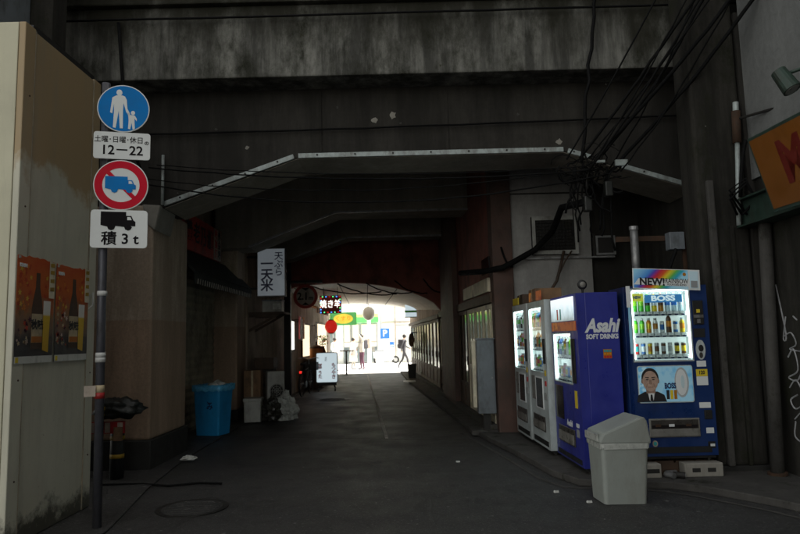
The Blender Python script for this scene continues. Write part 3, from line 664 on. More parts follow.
MB().box(-3.359, -3.352, 11.45, 11.9, 3.0, 3.56).build('side_panel', 'limit_white', rs, True)
for i, c_ in enumerate('味処宴会酒場'): text(c_, .17, 'print_red' if i % 2 == 0 else 'print_black', rs, (-3.350, 11.58 + .2 * (i % 2), 3.46 - .18 * (i // 2)), '+X', bold=.006, world=True)

# blue bin
bb = thing('blue_bin', 'bright blue plastic bin with liner standing before the shutter', 'bin', (-3.10, 10.62, .026), R(-16))
def frus(mb, a, b, c_, d, z0, z1, r=.03, n=3, mi=0):
    p0 = rrect(-a, a, -b, b, r, n); p1 = rrect(-c_, c_, -d, d, r * 1.2, n); k = len(p0)
    mb.add([(x, y, z0) for x, y in p0] + [(x, y, z1) for x, y in p1], [(i, (i + 1) % k, (i + 1) % k + k, i + k) for i in range(k)], mi); return p0, p1
mb = MB(); p0, _ = frus(mb, .205, .18, .242, .215, 0, .76); mb.add([(x, y, 0) for x, y in p0], [tuple(range(len(p0)))])
frus(mb, .232, .205, .195, .17, .755, .03); mb.build('body', 'blue_bin', bb)
mb = MB(); frus(mb, .242, .215, .254, .227, .735, .738); frus(mb, .254, .227, .254, .227, .738, .785); frus(mb, .254, .227, .234, .207, .785, .784); mb.build('rim', 'blue_bin', bb)
mb = MB(); vs = []
for j, (s, z) in enumerate(((1.0, .78), (1.07, .80), (1.09, .74), (1.06, .70))):
    for i in range(36):
        a = 2 * math.pi * i / 36; k = s * (1 + .025 * math.sin(i * 5 + j)) ; x = max(-.243, min(.243, .36 * math.cos(a))) * k; y = max(-.216, min(.216, .32 * math.sin(a))) * k
        vs.append((x, y, z + .012 * math.sin(i * 3.1 + j)))
mb.add(vs, [(j * 36 + i, j * 36 + (i + 1) % 36, (j + 1) * 36 + (i + 1) % 36, (j + 1) * 36 + i) for j in range(3) for i in range(36)])
mb.build('liner', 'blue_liner', bb, smooth=True)
MB().lump((.08, -.03, .77), .15, .13, .07, .5, 2.5, 2).build('rubbish', 'bag_clear', bb, smooth=True)
text('ご\nみ', .12, 'print_navy', bb, (.06, -.2035, .50), bold=.003, line=.8)

# vertical tempura sign
tn = thing('hanging_sign', 'pale blue-white vertical tempura sign hung from the left wall', 'sign', (-2.62, 12.9, 2.4))
MB().box(-2.905, -2.325, 12.90, 13.06, 2.40, 3.39).build('case', 'steel', tn, True, bev=.008)
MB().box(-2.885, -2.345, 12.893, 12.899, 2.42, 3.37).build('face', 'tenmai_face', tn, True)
text('天\nぷ\nら', .18, 'tenmai_ink', tn, (-2.46, 12.892, 3.05), bold=.003, line=.9, world=True)
text('一\n天\n米', .26, 'tenmai_ink', tn, (-2.70, 12.892, 2.83), bold=.006, line=.85, world=True)
MB().box(-3.12, -2.9, 12.95, 12.98, 3.2, 3.24).box(-3.12, -2.9, 12.95, 12.98, 2.55, 2.59).build('bracket', 'dark_steel', tn, True)
# shelf and clutter below it
sf = thing('wall_shelf', 'wooden bracket shelf holding a box under the tempura sign', 'shelf', (-2.8, 13.4, 2.0))
MB().box(-3.12, -2.40, 13.1, 13.8, 2.06, 2.10).build('board', 'wood_dark', sf, True)
for y in (13.15, 13.7): MB().prism([(-3.12, 1.70), (-2.5, 2.04), (-2.5, 2.058), (-3.12, 2.058), (-3.12, 2.0), (-2.66, 2.0), (-3.12, 1.76)], y, y + .04).build('bracket', 'wood_dark', sf, True)
bx = thing('storage_box', 'white lidded box on the wooden wall shelf', 'box', (-2.65, 13.3, 2.101))
MB().box(-.2, .2, -.15, .15, 0, .22).build('body', 'ac_white', bx, bev=.01); MB().box(-.21, .21, -.16, .16, .221, .25).build('lid', 'util_grey', bx, bev=.008)
MB().box(.02, .18, -.156, -.151, .05, .17).build('label_print', 'paper_white', bx)
fb = thing('foam_box', 'white foam box on the ground beside the second left pillar', 'box', (-2.80, 12.15, .03), R(6))
mb = MB(); frus(mb, .15, .17, .16, .18, 0, .37); mb.build('body', 'ac_white', fb); MB().box(-.17, .17, -.19, .19, .371, .43).build('lid', 'ac_white', fb, bev=.012)
cb = thing('cardboard_box', 'brown cardboard carton standing behind the white foam box', 'box', (-2.93, 12.72, .026), R(4))
MB().box(-.16, .16, -.16, .16, 0, .92).build('carton', 'cardboard', cb, bev=.006); MB().box(-.02, .02, -.163, -.1605, .0, .92).build('tape', 'cream_tape', cb)
wb = thing('wooden_crate', 'dark wooden crate against the wall above the air conditioner', 'crate', (-2.88, 13.6, .026))
for z in (0, .3, .6, .9): MB().box(-.2, .2, -.15, -.13, z, z + .24).build('slat', 'wood_dark', wb); MB().box(.18, .2, -.128, .3, z, z + .24).build('slat', 'wood_dark', wb)
MB().box(-.19, .17, -.125, .29, 0, 1.12).build('core', 'plinth', wb)
ac = thing('air_conditioner', 'white outdoor air conditioner unit behind the rubbish bags', 'air conditioner', (-2.55, 12.95, .026), R(20))
MB().box(-.17, .17, -.12, .12, .10, .88).build('casing', 'ac_white', ac, bev=.012)
for s_ in (-1, 1): MB().box(s_ * .12 - .03, s_ * .12 + .03, -.13, .13, 0, .1).build('foot', 'block_concrete', ac)
disc(MB(), 0.01, .5, .135, -.127, -.121, 28).build('fan_opening', 'plinth', ac)
mb = MB()
for r_ in (.05, .09, .13): disc(mb, .01, .5, r_, -.134, -.128, 24, 0, r_ - .007)
for k in range(8): a = k * math.pi / 4; mb.cyl((.01, -.131, .5), (.01 + .13 * math.cos(a), -.131, .5 + .13 * math.sin(a)), .004, n=5)
mb.build('fan_guard', 'ac_white', ac)
def bag(name, label, loc, rx, ry, rz_, mat):
    o = thing(name, label, 'bag', loc)
    MB().lump((0, 0, rz_ * .42), rx, ry, rz_ * .5, .42, 2.4, len(label), 34, 22, floor=.002).build('sack', mat, o, smooth=False)
    MB().lump((.03, 0, rz_ * .95), .05, .04, .09, .8, 2.2, len(label) + 5, 12, 8).build('knot', mat, o)
bag('rubbish_bag', 'black rubbish bag slumped beside the white foam box', (-2.48, 12.25, .018), .19, .18, .42, 'bag_black')
bag('rubbish_bag', 'clear white rubbish bag leaning at the lane edge', (-2.26, 12.45, .003), .21, .18, .48, 'bag_clear')

# steel portal post with the height-limit disc
hp = thing('height_limit_post', 'dark steel post holding the red 2.1 m height-limit disc', 'sign post', (-2.92, 16.5, .026))
MB().box(-.085, .085, -.08, .08, 0, 3.9).build('post', 'dark_steel', hp, bev=.01)
MB().box(.086, .9, -.03, .03, 2.95, 3.02).build('arm', 'dark_steel', hp)
MB().cyl((.47, 0, 2.3), (.47, 0, 2.95), .02, n=8).build('hanger', 'dark_steel', hp)
o = disc(MB(), .47, 2.6, .31, -.05, -.035).build('round_plate', 'limit_red', hp); 
disc(MB(), .47, 2.6, .235, -.054, -.0505).build('field', 'limit_white', o)
text('2.1', .26, 'sign_black', o, (.40, -.055, 2.6), bold=.008, sx=.9); text('m', .16, 'sign_black', o, (.61, -.055, 2.56), bold=.005)
for s_ in (1, -1): MB().prism([(.37, 2.6 + s_ * .22), (.57, 2.6 + s_ * .22), (.47, 2.6 + s_ * .15)], -.0565, -.0545).build('arrow', 'sign_black', o)

# ---------------------------------------------------------------- vending machines
def link(name, me, parent, loc=(0, 0, 0)):
    o = bpy.data.objects.new(name, me); C.objects.link(o); o.parent = parent; o.location = loc; return o
BC = {'green': (.06, .45, .03), 'lime': (.25, .60, .03), 'yellow': (.75, .55, .03), 'amber': (.42, .17, .02), 'white': (.75, .78, .78), 'clear': (.55, .68, .72),
      'blue': (.04, .18, .55), 'red': (.55, .03, .03), 'brown': (.12, .05, .02), 'black': (.03, .03, .03), 'silver': (.45, .47, .48), 'orange': (.7, .25, .02), 'teal': (.05, .35, .35), 'pink': (.65, .25, .3)}
for k, c in BC.items():
    m, t, b = newmat('drink_' + k); b.inputs['Base Color'].default_value = (*c, 1); b.inputs['Roughness'].default_value = .25; MATS['drink_' + k] = m
BM = {}
def drink(kind, c1, c2):
    key = (kind, c1, c2)
    if key in BM: return BM[key]
    P_ = {'pet': [(.001, 0), (.030, 0), (.032, .01), (.031, .06), (.031, .12), (.029, .145), (.014, .172), (.012, .180), (.014, .180), (.014, .198), (.001, .198)],
          'can': [(.001, 0), (.023, 0), (.026, .006), (.026, .03), (.026, .085), (.026, .110), (.022, .119), (.021, .117), (.001, .117)],
          'bottlecan': [(.001, 0), (.027, 0), (.029, .008), (.029, .04), (.029, .095), (.027, .112), (.017, .130), (.018, .132), (.018, .152), (.001, .152)]}[kind]
    MI = {'pet': [0, 0, 0, 1, 0, 0, 0, 2, 2, 2], 'can': [2, 2, 0, 1, 0, 2, 2, 2], 'bottlecan': [2, 0, 0, 1, 0, 0, 2, 2, 2]}[kind]
    mb = MB().lathe(P_, 10, mis=MI); o = mb.build('drink', ['drink_' + c1, 'drink_' + c2, 'drink_silver' if kind != 'pet' else 'drink_white'], smooth=False)
    me = o.data; bpy.data.objects.remove(o); BM[key] = me; return me
def vending(name, label, loc, rz, w_, d, h, body, disp, rows, group='drink vending machines', lit='lit_white', rd=.13):
    """front faces local -Y, x 0..w_, z 0..h; disp = (x0,x1,z0,z1) lit window; rows = [(z, [drinks])]"""
    o = thing(name, label, 'vending machine', loc, rz, group)
    x0, x1, z0, z1 = disp
    MB().box(0, w_, rd + .001, d, 0.03, h).build('cabinet', body, o, bev=.008)
    MB().box(0.004, x0, 0, rd, .03, h - .004).box(x1, w_ - .004, 0, rd, .03, h - .004).box(x0, x1, 0, rd, z1, h - .004).box(x0, x1, 0, rd, .03, z0).build('door', body, o)
    MB().box(.02, w_ - .02, .03, d - .03, 0, .029).build('base_frame', 'black_rubber', o)
    for fx in (.08, w_ - .08): MB().cyl((fx, .08, -.03), (fx, .08, 0), .025, n=10).build('foot', 'dark_steel', o)
    MB().box(x0 + .001, x1 - .001, rd - .01, rd - .0015, z0, z1).build('backlight', lit, o)
    for xa, xb in ((x0 + .0005, x0 + .003), (x1 - .003, x1 - .0005)): MB().box(xa, xb, .031, rd - .011, z0 + .001, z1 - .001).build('side_light', 'side_glow', o)
    fr = MB().box(x0 - .012, x0 + .004, -.006, .03, z0 - .012, z1 + .012).box(x1 - .004, x1 + .012, -.006, .03, z0 - .012, z1 + .012).box(x0 + .004, x1 - .004, -.006, .03, z1 - .002, z1 + .012).box(x0 + .004, x1 - .004, -.006, .03, z0 - .012, z0 + .002).build('window_frame', 'white_body', o)
    MB().cyl((x0 + .016, .013, z0 + .02), (x0 + .016, .013, z1 - .02), .006, n=8).build('lamp_tube', 'tube_light', o)
    MB().cyl((x1 - .016, .013, z0 + .02), (x1 - .016, .013, z1 - .02), .006, n=8).build('lamp_tube', 'tube_light', o)
    MB().cyl((x0 + .03, .013, z1 - .012), (x1 - .03, .013, z1 - .012), .006, n=8).build('lamp_tube', 'tube_light', o)
    MB().box(x0, x1, .002, .006, z0, z1).build('pane', 'glass', o)
    for z, ds in rows:
        s = MB().box(x0 + .005, x1 - .005, .026, rd - .011, z - .045, z).build('shelf', 'white_body', o)
        n = len(ds); sp2 = (x1 - x0 - .05) / n
        for i, (k, a, b2) in enumerate(ds):
            cx = x0 + .025 + sp2 * (i + .5)
            link('bottle' if k != 'can' else 'can', drink(k, a, b2), s, (cx, .02 + (rd - .03) * .5, z + .001))
            MB().box(cx - sp2 * .40, cx + sp2 * .40, .0215, .0255, z - .026, z - .004).build('price_tag', 'tag_light', s)
            MB().box(cx - .018, cx + .018, .0205, .0252, z - .043, z - .029).build('button', 'print_navy', s)
        text('  '.join(['130' if q % 3 else '150' for q in range(n)]), .016, 'print_black', s, ((x0 + x1) / 2, .0213, z - .015), ext=.0002)
    return o
BX = lambda o, name, mat, *a, **k: MB().box(*a).build(name, mat, o, **k)
P, Q, K = 'pet', 'bottlecan', 'can'
# -- navy machine facing the road
bo = vending('vending_machine', 'navy vending machine facing the road, rainbow board on top', (2.325, 6.56, .235), 0, .96, .62, 1.74, 'navy_body', (.035, .735, .975, 1.70),
    [(1.475, [(P, 'green', 'lime'), (P, 'green', 'lime'), (P, 'green', 'black'), (P, 'yellow', 'white'), (P, 'amber', 'brown'), (P, 'clear', 'blue'), (P, 'clear', 'blue'), (P, 'clear', 'white')]),
     (1.255, [(Q, 'green', 'lime'), (Q, 'green', 'lime'), (Q, 'orange', 'yellow'), (Q, 'white', 'amber'), (K, 'white', 'blue'), (P, 'brown', 'orange'), (K, 'blue', 'white'), (Q, 'yellow', 'orange')]),
     (1.035, [(K, 'red', 'teal'), (K, 'blue', 'white'), (K, 'yellow', 'amber'), (K, 'silver', 'brown'), (K, 'brown', 'silver'), (K, 'white', 'silver'), (K, 'black', 'yellow'), (K, 'brown', 'yellow')])])
bo.scale = (.845, 1, 1)
MB().box(.21, .66, .008, .0125, 1.565, 1.645).build('header', 'lit_blue', bo); text('BOSS', .075, 'lit_cool', bo, (.43, .0075, 1.605), bold=.003, sx=1.7)
BX(bo, 'header_card', 'lit_yellow', .04, .19, .008, .0125, 1.58, 1.66); text('NEW', .04, 'drink_blue', bo, (.115, .0075, 1.62), bold=.002)
ad = MB().prism(rrect(.055, .715, .555, .925, .025), -.008, -.001).build('ad_panel', 'white_body', bo)
MB().prism(rrect(.064, .706, .564, .916, .02), -.0105, -.0082).build('print', 'sky_print', ad)
fa = lambda pts, mat, dd, nm: MB().prism([(.20 + (x - .205) * 1.32, .566 + (z - .566) * 1.16) if x < .36 and mat[:4] != 'drin' else (x, z) for x, z in pts], -dd, -dd + .0014).build(nm, mat, ad)
el = lambda cx, cz, rx, rz_, n=22: [(cx + rx * math.cos(2 * math.pi * i / n), cz + rz_ * math.sin(2 * math.pi * i / n)) for i in range(n)]
paint('print_skin', (.46, .31, .24), .5, 0, .25, 30); paint('print_shade', (.30, .19, .14), .5, 0, .2, 30)
fa([(.075, .566), (.345, .566), (.325, .625), (.265, .655), (.15, .655), (.09, .625)], 'print_black', .0122, 'jacket_print')
fa([(.175, .655), (.24, .655), (.225, .58), (.205, .568), (.19, .58)], 'print_white', .0138, 'shirt_print'); fa([(.2, .63), (.215, .63), (.222, .58), (.207, .57), (.194, .58)], 'print_black', .0154, 'tie_print')
fa(el(.205, .77, .078, .088), 'hair', .0122, 'hair_print'); fa([(.165, .64), (.245, .64), (.25, .70), (.16, .70)], 'print_shade', .0139, 'neck_print')
fa(el(.205, .745, .069, .088), 'print_skin', .0154, 'face_print')
for s_ in (-1, 1):
    fa(el(.205 + s_ * .028, .758, .013, .0055, 10), 'print_black', .017, 'eye_print'); fa([(.205 + s_ * .012, .772), (.205 + s_ * .045, .775), (.205 + s_ * .045, .781), (.205 + s_ * .012, .779)], 'hair', .017, 'brow_print')
    fa(el(.205 + s_ * .072, .745, .010, .022, 10), 'print_shade', .0139, 'ear_print'); fa([(.205 + s_ * .03, .728), (.205 + s_ * .042, .69), (.205 + s_ * .036, .69), (.205 + s_ * .024, .726)], 'print_shade', .017, 'crease_print')
fa([(.198, .758), (.212, .758), (.222, .722), (.205, .716), (.188, .722)], 'print_shade', .017, 'nose_print'); fa([(.18, .697), (.23, .697), (.226, .690), (.184, .690)], 'print_shade', .017, 'mouth_print')
text('BOSS', .075, 'print_navy', ad, (.435, -.0125, .72), bold=.003, sx=.8)
for i, c in enumerate(('black', 'yellow', 'amber')): fa([(.385 + i * .045, .59), (.42 + i * .045, .59), (.42 + i * .045, .68), (.385 + i * .045, .68)], 'drink_' + c, .0125, 'can_print')
fa(el(.575, .755, .085, .15), 'drink_silver', .0122, 'can_top_print'); fa(el(.572, .755, .068, .13), 'print_white', .0138, 'can_rim_print'); fa(el(.585, .76, .022, .065), 'drink_clear', .0154, 'tab_print')
fl = BX(bo, 'delivery_slot', 'flap_grey', .155, .755, -.014, .0, .215, .40, bev=.006)
BX(fl, 'slot_opening', 'smoke_plastic', .175, .735, -.0165, -.0145, .30, .385); BX(fl, 'flap', 'flap_grey', .165, .745, -.03, -.017, .225, .295, bev=.006)
BX(fl, 'flap', 'dark_glass', .185, .725, -.0185, -.0167, .305, .335)
for x in (.26, .42, .62): BX(fl, 'sticker', 'rust' if x != .42 else 'print_white', x - .035, x + .03, -.0205, -.0187, .32, .345)
BX(bo, 'kick_grille', 'black_rubber', .06, .88, -.006, .0, .06, .12)
co = BX(bo, 'bill_unit', 'black_rubber', .77, .895, -.016, .0, 1.33, 1.575, bev=.006)
BX(co, 'lamp', 'print_yellow', .81, .85, -.021, -.0165, 1.45, 1.485); BX(co, 'slot', 'steel', .775, .89, -.021, -.0165, 1.40, 1.43); BX(co, 'coin_plate', 'steel', .81, .85, -.021, -.0165, 1.345, 1.385)
BX(bo, 'display_strip', 'black_rubber', .765, .9, -.008, 0, 1.20, 1.29)
MB().prism(el(.832, 1.075, .055, .10), -.012, -.001).build('coin_return', 'white_body', bo); MB().prism(el(.835, 1.09, .03, .035), -.0145, -.0125).build('knob', 'black_rubber', bo); MB().prism(el(.83, 1.02, .022, .03), -.0145, -.0125).build('knob', 'smoke_plastic', bo)
for (a, b2, c, d_, mt) in ((.775, .885, .905, .965, 'print_white'), (.76, .895, .81, .88, 'print_yellow'), (.76, .895, .72, .808, 'print_white'), (.77, .905, .495, .55, 'print_white'), (.83, .92, .245, .30, 'print_white'), (.84, .925, .10, .165, 'black_rubber'), (.865, .918, .118, .142, 'print_white')):
    BX(bo, 'sticker', mt, a, b2, -.0045 if c != .118 else -.0065, -.001 if c != .118 else -.0047, c, d_)
text('120', .05, 'print_black', bo, (.825, -.0047, .845), bold=.002)
BX(bo, 'lock', 'black_rubber', .82, .91, -.014, -.001, .385, .475, bev=.005); MB().cyl((.865, -.018, .43), (.865, -.0145, .43), .022, n=14).build('lock_barrel', 'dark_steel', bo)
disc(MB(), .215, .155, .032, -.004, -.001, 18).build('round_sticker', 'limit_white', bo); disc(MB(), .215, .155, .02, -.006, -.0042, 14).build('mark', 'teal_m' if 0 else 'drink_teal', bo)
BX(bo, 'side_poster', 'rainbow_strip', -.006, .03, -.004, -.001, 1.05, 1.72); BX(bo, 'side_card', 'print_white', -.02, .028, -.008, -.0045, 1.52, 1.74)
# promo board hooked over its top edge
pb = thing('promo_board', 'white promotional board with rainbow stripes over the navy vending machine', 'sign', (2.725, 6.535, 2.035), 0, None, (R(-4), R(3.2), 0))
pb.scale = (.96, 1, 1)
MB().box(-.36, .355, 0, .006, -.105, .105).build('card', 'print_white', pb)
MB().prism([(-.35, -.098), (.23, -.098), (.23, .098), (-.35, .098)], -.002, -.0004).build('print', 'rainbow_print', pb)
MB().prism([(-.02, -.07), (.345, -.07), (.345, .0), (-.02, .0)], -.0035, -.0022).build('print', 'print_white', pb)
MB().prism([(-.35, -.065), (-.02, -.065), (-.02, .0), (-.30, .0)], -.0035, -.0022).build('print', 'print_white', pb)
text('NEW!', .105, 'print_black', pb, (-.155, -.004, -.035), bold=.004); text('RAINBOW', .072, 'sign_black', pb, (.105, -.004, -.02), sx=.72); text('MOUNTAIN BLEND', .026, 'sign_black', pb, (.105, -.004, -.057), sx=.9)
MB().box(.245, .335, -.0055, -.0037, -.085, .09).build('can_photo', 'rainbow_strip', pb); MB().box(.255, .325, -.0075, -.0057, -.08, -.01).build('can_print', 'print_grey', pb); disc(MB(), .19, .055, .018, -.004, -.0022, 14).build('emblem', 'drink_amber', pb)
MB().box(-.3, -.26, .006, .08, -.1, -.095).box(.26, .3, .006, .08, -.1, -.095).build('hook', 'steel', pb)

# -- machines along the lane: two white, one blue
def lane_machine(label, y_far, xf, w_, body, rows, disp, tw=2.2, z=.10):
    return vending('vending_machine', label, (xf, y_far, z), R(-90 + tw), w_, .44, 1.83, body, disp, rows, rd=.088)
mixr = lambda n, kinds: [(random.choice(kinds), random.choice(list(BC)), random.choice(['white', 'yellow', 'red', 'blue', 'green', 'white', 'orange'])) for _ in range(n)]
random.seed(3)
for lab, yf, xf in (('white vending machine farthest along the lane', 9.50, 1.65), ('white vending machine next to the royal blue one', 8.62, 1.70)):
    o = lane_machine(lab, yf, xf, .86, 'white_body', [(1.50, mixr(6, [P])), (1.245, mixr(6, [P, Q])), (.995, mixr(6, [K, Q]))], (.06, .70, .94, 1.74))
    d = BX(o, 'brown_panel', 'dark_glass', .30, .62, -.008, 0, .50, .86, bev=.004); MB().box(.285, .298, -.01, 0, .49, .87).box(.622, .635, -.01, 0, .49, .87).box(.298, .622, -.01, 0, .862, .875).box(.298, .622, -.01, 0, .485, .498).build('frame', 'print_white', d)
    BX(o, 'info_panel', 'flap_grey', .08, .24, -.006, 0, .58, .88); BX(o, 'coin_unit', 'black_rubber', .73, .81, -.012, 0, 1.05, 1.35); BX(o, 'sticker', 'print_yellow', .73, .80, -.004, 0, .90, .97); BX(o, 'sticker', 'print_red', .73, .80, -.004, 0, .78, .84)
    f = BX(o, 'delivery_slot', 'smoke_plastic', .12, .68, -.012, 0, .22, .40, bev=.005); BX(f, 'flap', 'flap_grey', .14, .66, -.022, -.0125, .24, .33)
    BX(o, 'kick_grille', 'black_rubber', .08, .78, -.005, 0, .06, .12); BX(o, 'lock', 'steel', .75, .79, -.02, 0, .62, .70)
    BX(o, 'header_card', 'print_yellow', .05, .40, .0, .012, 1.832, 1.93) if yf > 9 else BX(o, 'header_card', 'autumn_band', .1, .7, .0, .012, 1.832, 1.95)
as_ = lane_machine('royal blue vending machine with big white lettering on its side', 7.70, 1.795, 1.0, 'blue_body', [(1.17, mixr(7, [P, P, Q])), (.92, mixr(7, [Q, K]))], (.07, .74, .87, 1.405))
d = BX(as_, 'header_light', 'mountain_print', .05, .90, -.012, 0, 1.545, 1.80); d.location.z = 0
BX(as_, 'header_band', 'autumn_band', .05, .95, -.010, 0, 1.435, 1.535)
for x in (.3, .42): BX(d, 'bottle_print', 'drink_red' if x < .4 else 'drink_teal', x, x + .045, -.0145, -.0125, 1.56, 1.68)
BX(as_, 'dark_panel', 'dark_glass', .06, .36, -.008, 0, .45, .82, bev=.004); BX(as_, 'coin_unit', 'black_rubber', .78, .88, -.014, 0, .88, 1.35, bev=.005); BX(as_, 'sticker', 'print_yellow', .79, .87, -.004, 0, .62, .80); BX(as_, 'sticker', 'print_white', .79, .88, -.004, 0, .42, .46); BX(as_, 'sticker', 'print_grey', .79, .88, -.004, 0, .32, .40)
f = BX(as_, 'delivery_slot', 'smoke_plastic', .16, .74, -.014, 0, .20, .38, bev=.006); BX(f, 'flap', 'flap_grey', .18, .72, -.026, -.0145, .22, .32)
BX(as_, 'kick_grille', 'black_rubber', .06, .92, -.005, 0, .05, .10); text('Asahi', .09, 'print_white', as_, (.55, -.002, .43), bold=.003)
# lettering on the end panel that faces the road (local +X side)
FACE['end'] = Matrix(((0, 0, 1), (1, 0, 0), (0, 1, 0)))
text('Asahi', .195, 'print_white', as_, (1.0012, .255, 1.475), 'end', bold=.0075, shear=.32, sx=.80)
text('SOFT DRINKS', .066, 'print_white', as_, (1.0012, .255, 1.365), 'end', bold=.0028, sx=.84)
em = MB().box(1.0005, 1.002, .255, .345, 1.14, 1.235).build('emblem', 'drink_amber', as_)
for i, (c, a) in enumerate((('red', .215), ('orange', .155), ('teal', .095))):
    for j in range(3): MB().box(1.0025, 1.004, .262 + j * .028, .284 + j * .028, 1.145 + i * .03, 1.168 + i * .03).build('emblem_tile', 'drink_' + c, em)
MB().box(1.0003, 1.0015, .004, .018, .03, 1.82).build('edge_trim', 'blue_body', as_)
cm = thing('convex_mirror', 'small round mirror on the corner of the royal blue machine', 'mirror', (1.92, 6.75, 1.93))
MB().cyl((0, 0, 0), (0, 0, .05), .012, n=8).build('stem', 'black_rubber', cm); MB().ball((0, 0, .085), .052, .03, .052, 18, 10).build('housing', 'black_rubber', cm, smooth=True); MB().ball((0, -.012, .085), .036, .024, .036, 16, 9).build('face', 'flap_grey', cm, smooth=True)
for i, (x, y, wd, hh, mt, lab) in enumerate(((1.85, 9.15, .3, .14, 'wood_dark', 'brown carton lying on the farthest white machine'), (1.88, 8.35, .34, .16, 'cardboard', 'tan carton lying on the white machine beside the blue one'))):
    t_ = thing('carton', lab, 'box', (x, y, 1.932)); MB().box(-wd / 2, wd / 2, -.2, .2, 0, hh).build('box', mt, t_, bev=.006); MB().box(-wd / 2 - .001, wd / 2 + .001, -.02, .02, .002, hh + .001).build('tape', 'cream_tape', t_)
# blocks under the navy machine, cans beside them
for x, wd, lab in ((2.33, .20, 'grey concrete block under the navy machine beside the waste bin'), (2.76, .38, 'long grey concrete block under the navy machine beside the column')):
    t_ = thing('concrete_block', lab, 'block', (x, 6.50, .07)); MB().box(0, wd, 0, .14, 0, .132).build('block', 'block_concrete', t_, bev=.01)
    for q in (wd * .3, wd * .7): MB().box(q - .04, q + .04, -.002, .01, .045, .085).build('hollow', 'plinth', t_)
pl = thing('wooden_pallet', 'low dark plank pallet under the navy vending machine', 'pallet', (2.325, 6.66, .07)); pl.scale = (.845, 1, 1)
for y in (0, .2, .4): MB().box(0, .96, y, y + .1, 0, .11).build('bearer', 'wood_dark', pl)
for i in range(4): MB().box(i * .245, i * .245 + .22, -.0, .5, .1105, .132).build('plank', 'wood_dark', pl)
for i, (x, y) in enumerate(((2.60, 6.47), (2.69, 6.46), (2.65, 6.56))):
    t_ = thing('drink_can', 'empty drink can lying between the blocks of the navy machine', 'can', (x, y, .10), R(20 + 40 * i), 'cans lying under the navy machine')
    MB().cyl((0, -.05, 0), (0, .06, 0), .03, n=14).build('body', 'steel' if i != 1 else 'dark_steel', t_, smooth=False); MB().cyl((0, -.053, 0), (0, -.0505, 0), .025, n=12).build('end', 'steel', t_)

# grey waste bin
tb = thing('waste_bin', 'pale grey plastic waste bin with slanted lid before the vending machines', 'bin', (1.925, 5.97, .003), R(6), None, (0, R(1.2), R(4)))
tb.scale = (.88, .92, .925)
mb = MB(); p0, p1 = frus(mb, .218, .17, .245, .20, 0, .56, .035, 4); mb.add([(x, y, 0) for x, y in p0], [tuple(range(len(p0)))]); mb.build('body', 'bin_grey', tb)
mb = MB(); vs = []
for j, (s, z) in enumerate(((1.0, .575), (1.02, .57), (1.03, .555), (1.012, .53), (1.018, .52))):
    rr_ = rrect(-.247 * s, .247 * s, -.202 * s, .202 * s, .03, 8)
    for i, (x, y) in enumerate(rr_): vs.append((x * (1 + random.uniform(-.008, .008)), y * (1 + random.uniform(-.012, .012)), z + random.uniform(-.010, .010) * (j > 1)))
nn = len(rr_); mb.add(vs, [(j * nn + i, j * nn + (i + 1) % nn, (j + 1) * nn + (i + 1) % nn, (j + 1) * nn + i) for j in range(4) for i in range(nn)]); mb.build('liner', 'bag_clear', tb, smooth=True)
lid = MB().prism([(-.262, .565), (-.265, .60), (-.225, .665), (.165, .815), (.205, .812), (.228, .78), (.262, .60), (.262, .565)], -.212, .212).build('lid', 'bin_grey', tb, bev=.018)
MB().box(-.278, -.262, -.16, .16, .585, .65).build('flap_edge', 'bag_clear', tb)
for k, (x, y) in enumerate(((1.42, 6.3), (.62, 7.9), (1.62, 5.9))):
    setp(MB().hexa([(x, y, .0), (x + .045, y + .01, .0), (x + .04, y + .045, 0), (x - .005, y + .03, 0)], [(x + .01, y, .012), (x + .04, y + .012, .02), (x + .03, y + .04, .012), (x, y + .03, .016)]).build('paper_scrap', 'paper_white'), ['crumpled white paper scrap on asphalt left of the waste bin', 'tiny white paper scrap on asphalt in mid lane', 'white paper scrap lying at foot of the waste bin'][k], 'litter')

# ---------------------------------------------------------------- right: shop fronts along the lane
YF = 27.9
ANG = math.atan2(-1, .0586)
rf = thing('right_shop_row', 'row of old glazed sliding doors along the right side of the lane', 'shop front', (Xr(YF), YF, .07), ANG)
S = lambda y: (YF - y) * math.sqrt(1 + .0586 ** 2)
def RB_(name, mat, y0, y1, d0, d1, z0, z1, par=None, bev=0):      # y0 far, y1 near; d = distance out into the lane (negative local y)
    return MB().box(S(y0), S(y1), -d1, -d0, z0 - .07, z1 - .07).build(name, mat, par or rf, bev=bev)
RB_('wall', 'flare_tinted_wall', 16.74, 9.93, -.4, -.02, 2.17, 5.15); RB_('wall', 'facade_plaster', 27.9, 17.0, -.4, -.02, 2.12, 3.2)
RB_('back_wall', 'facade_plaster', 27.9, 9.93, -.45, -.41, .07, 5.1)
RB_('sill', 'kerb_concrete', 27.9, 9.93, -.06, .10, .07, .16); RB_('lintel', 'wood_dark', 16.9, 9.93, -.06, .03, 2.02, 2.165); RB_('lintel', 'wood_dark', 27.9, 16.95, -.06, .05, 2.0, 2.115)
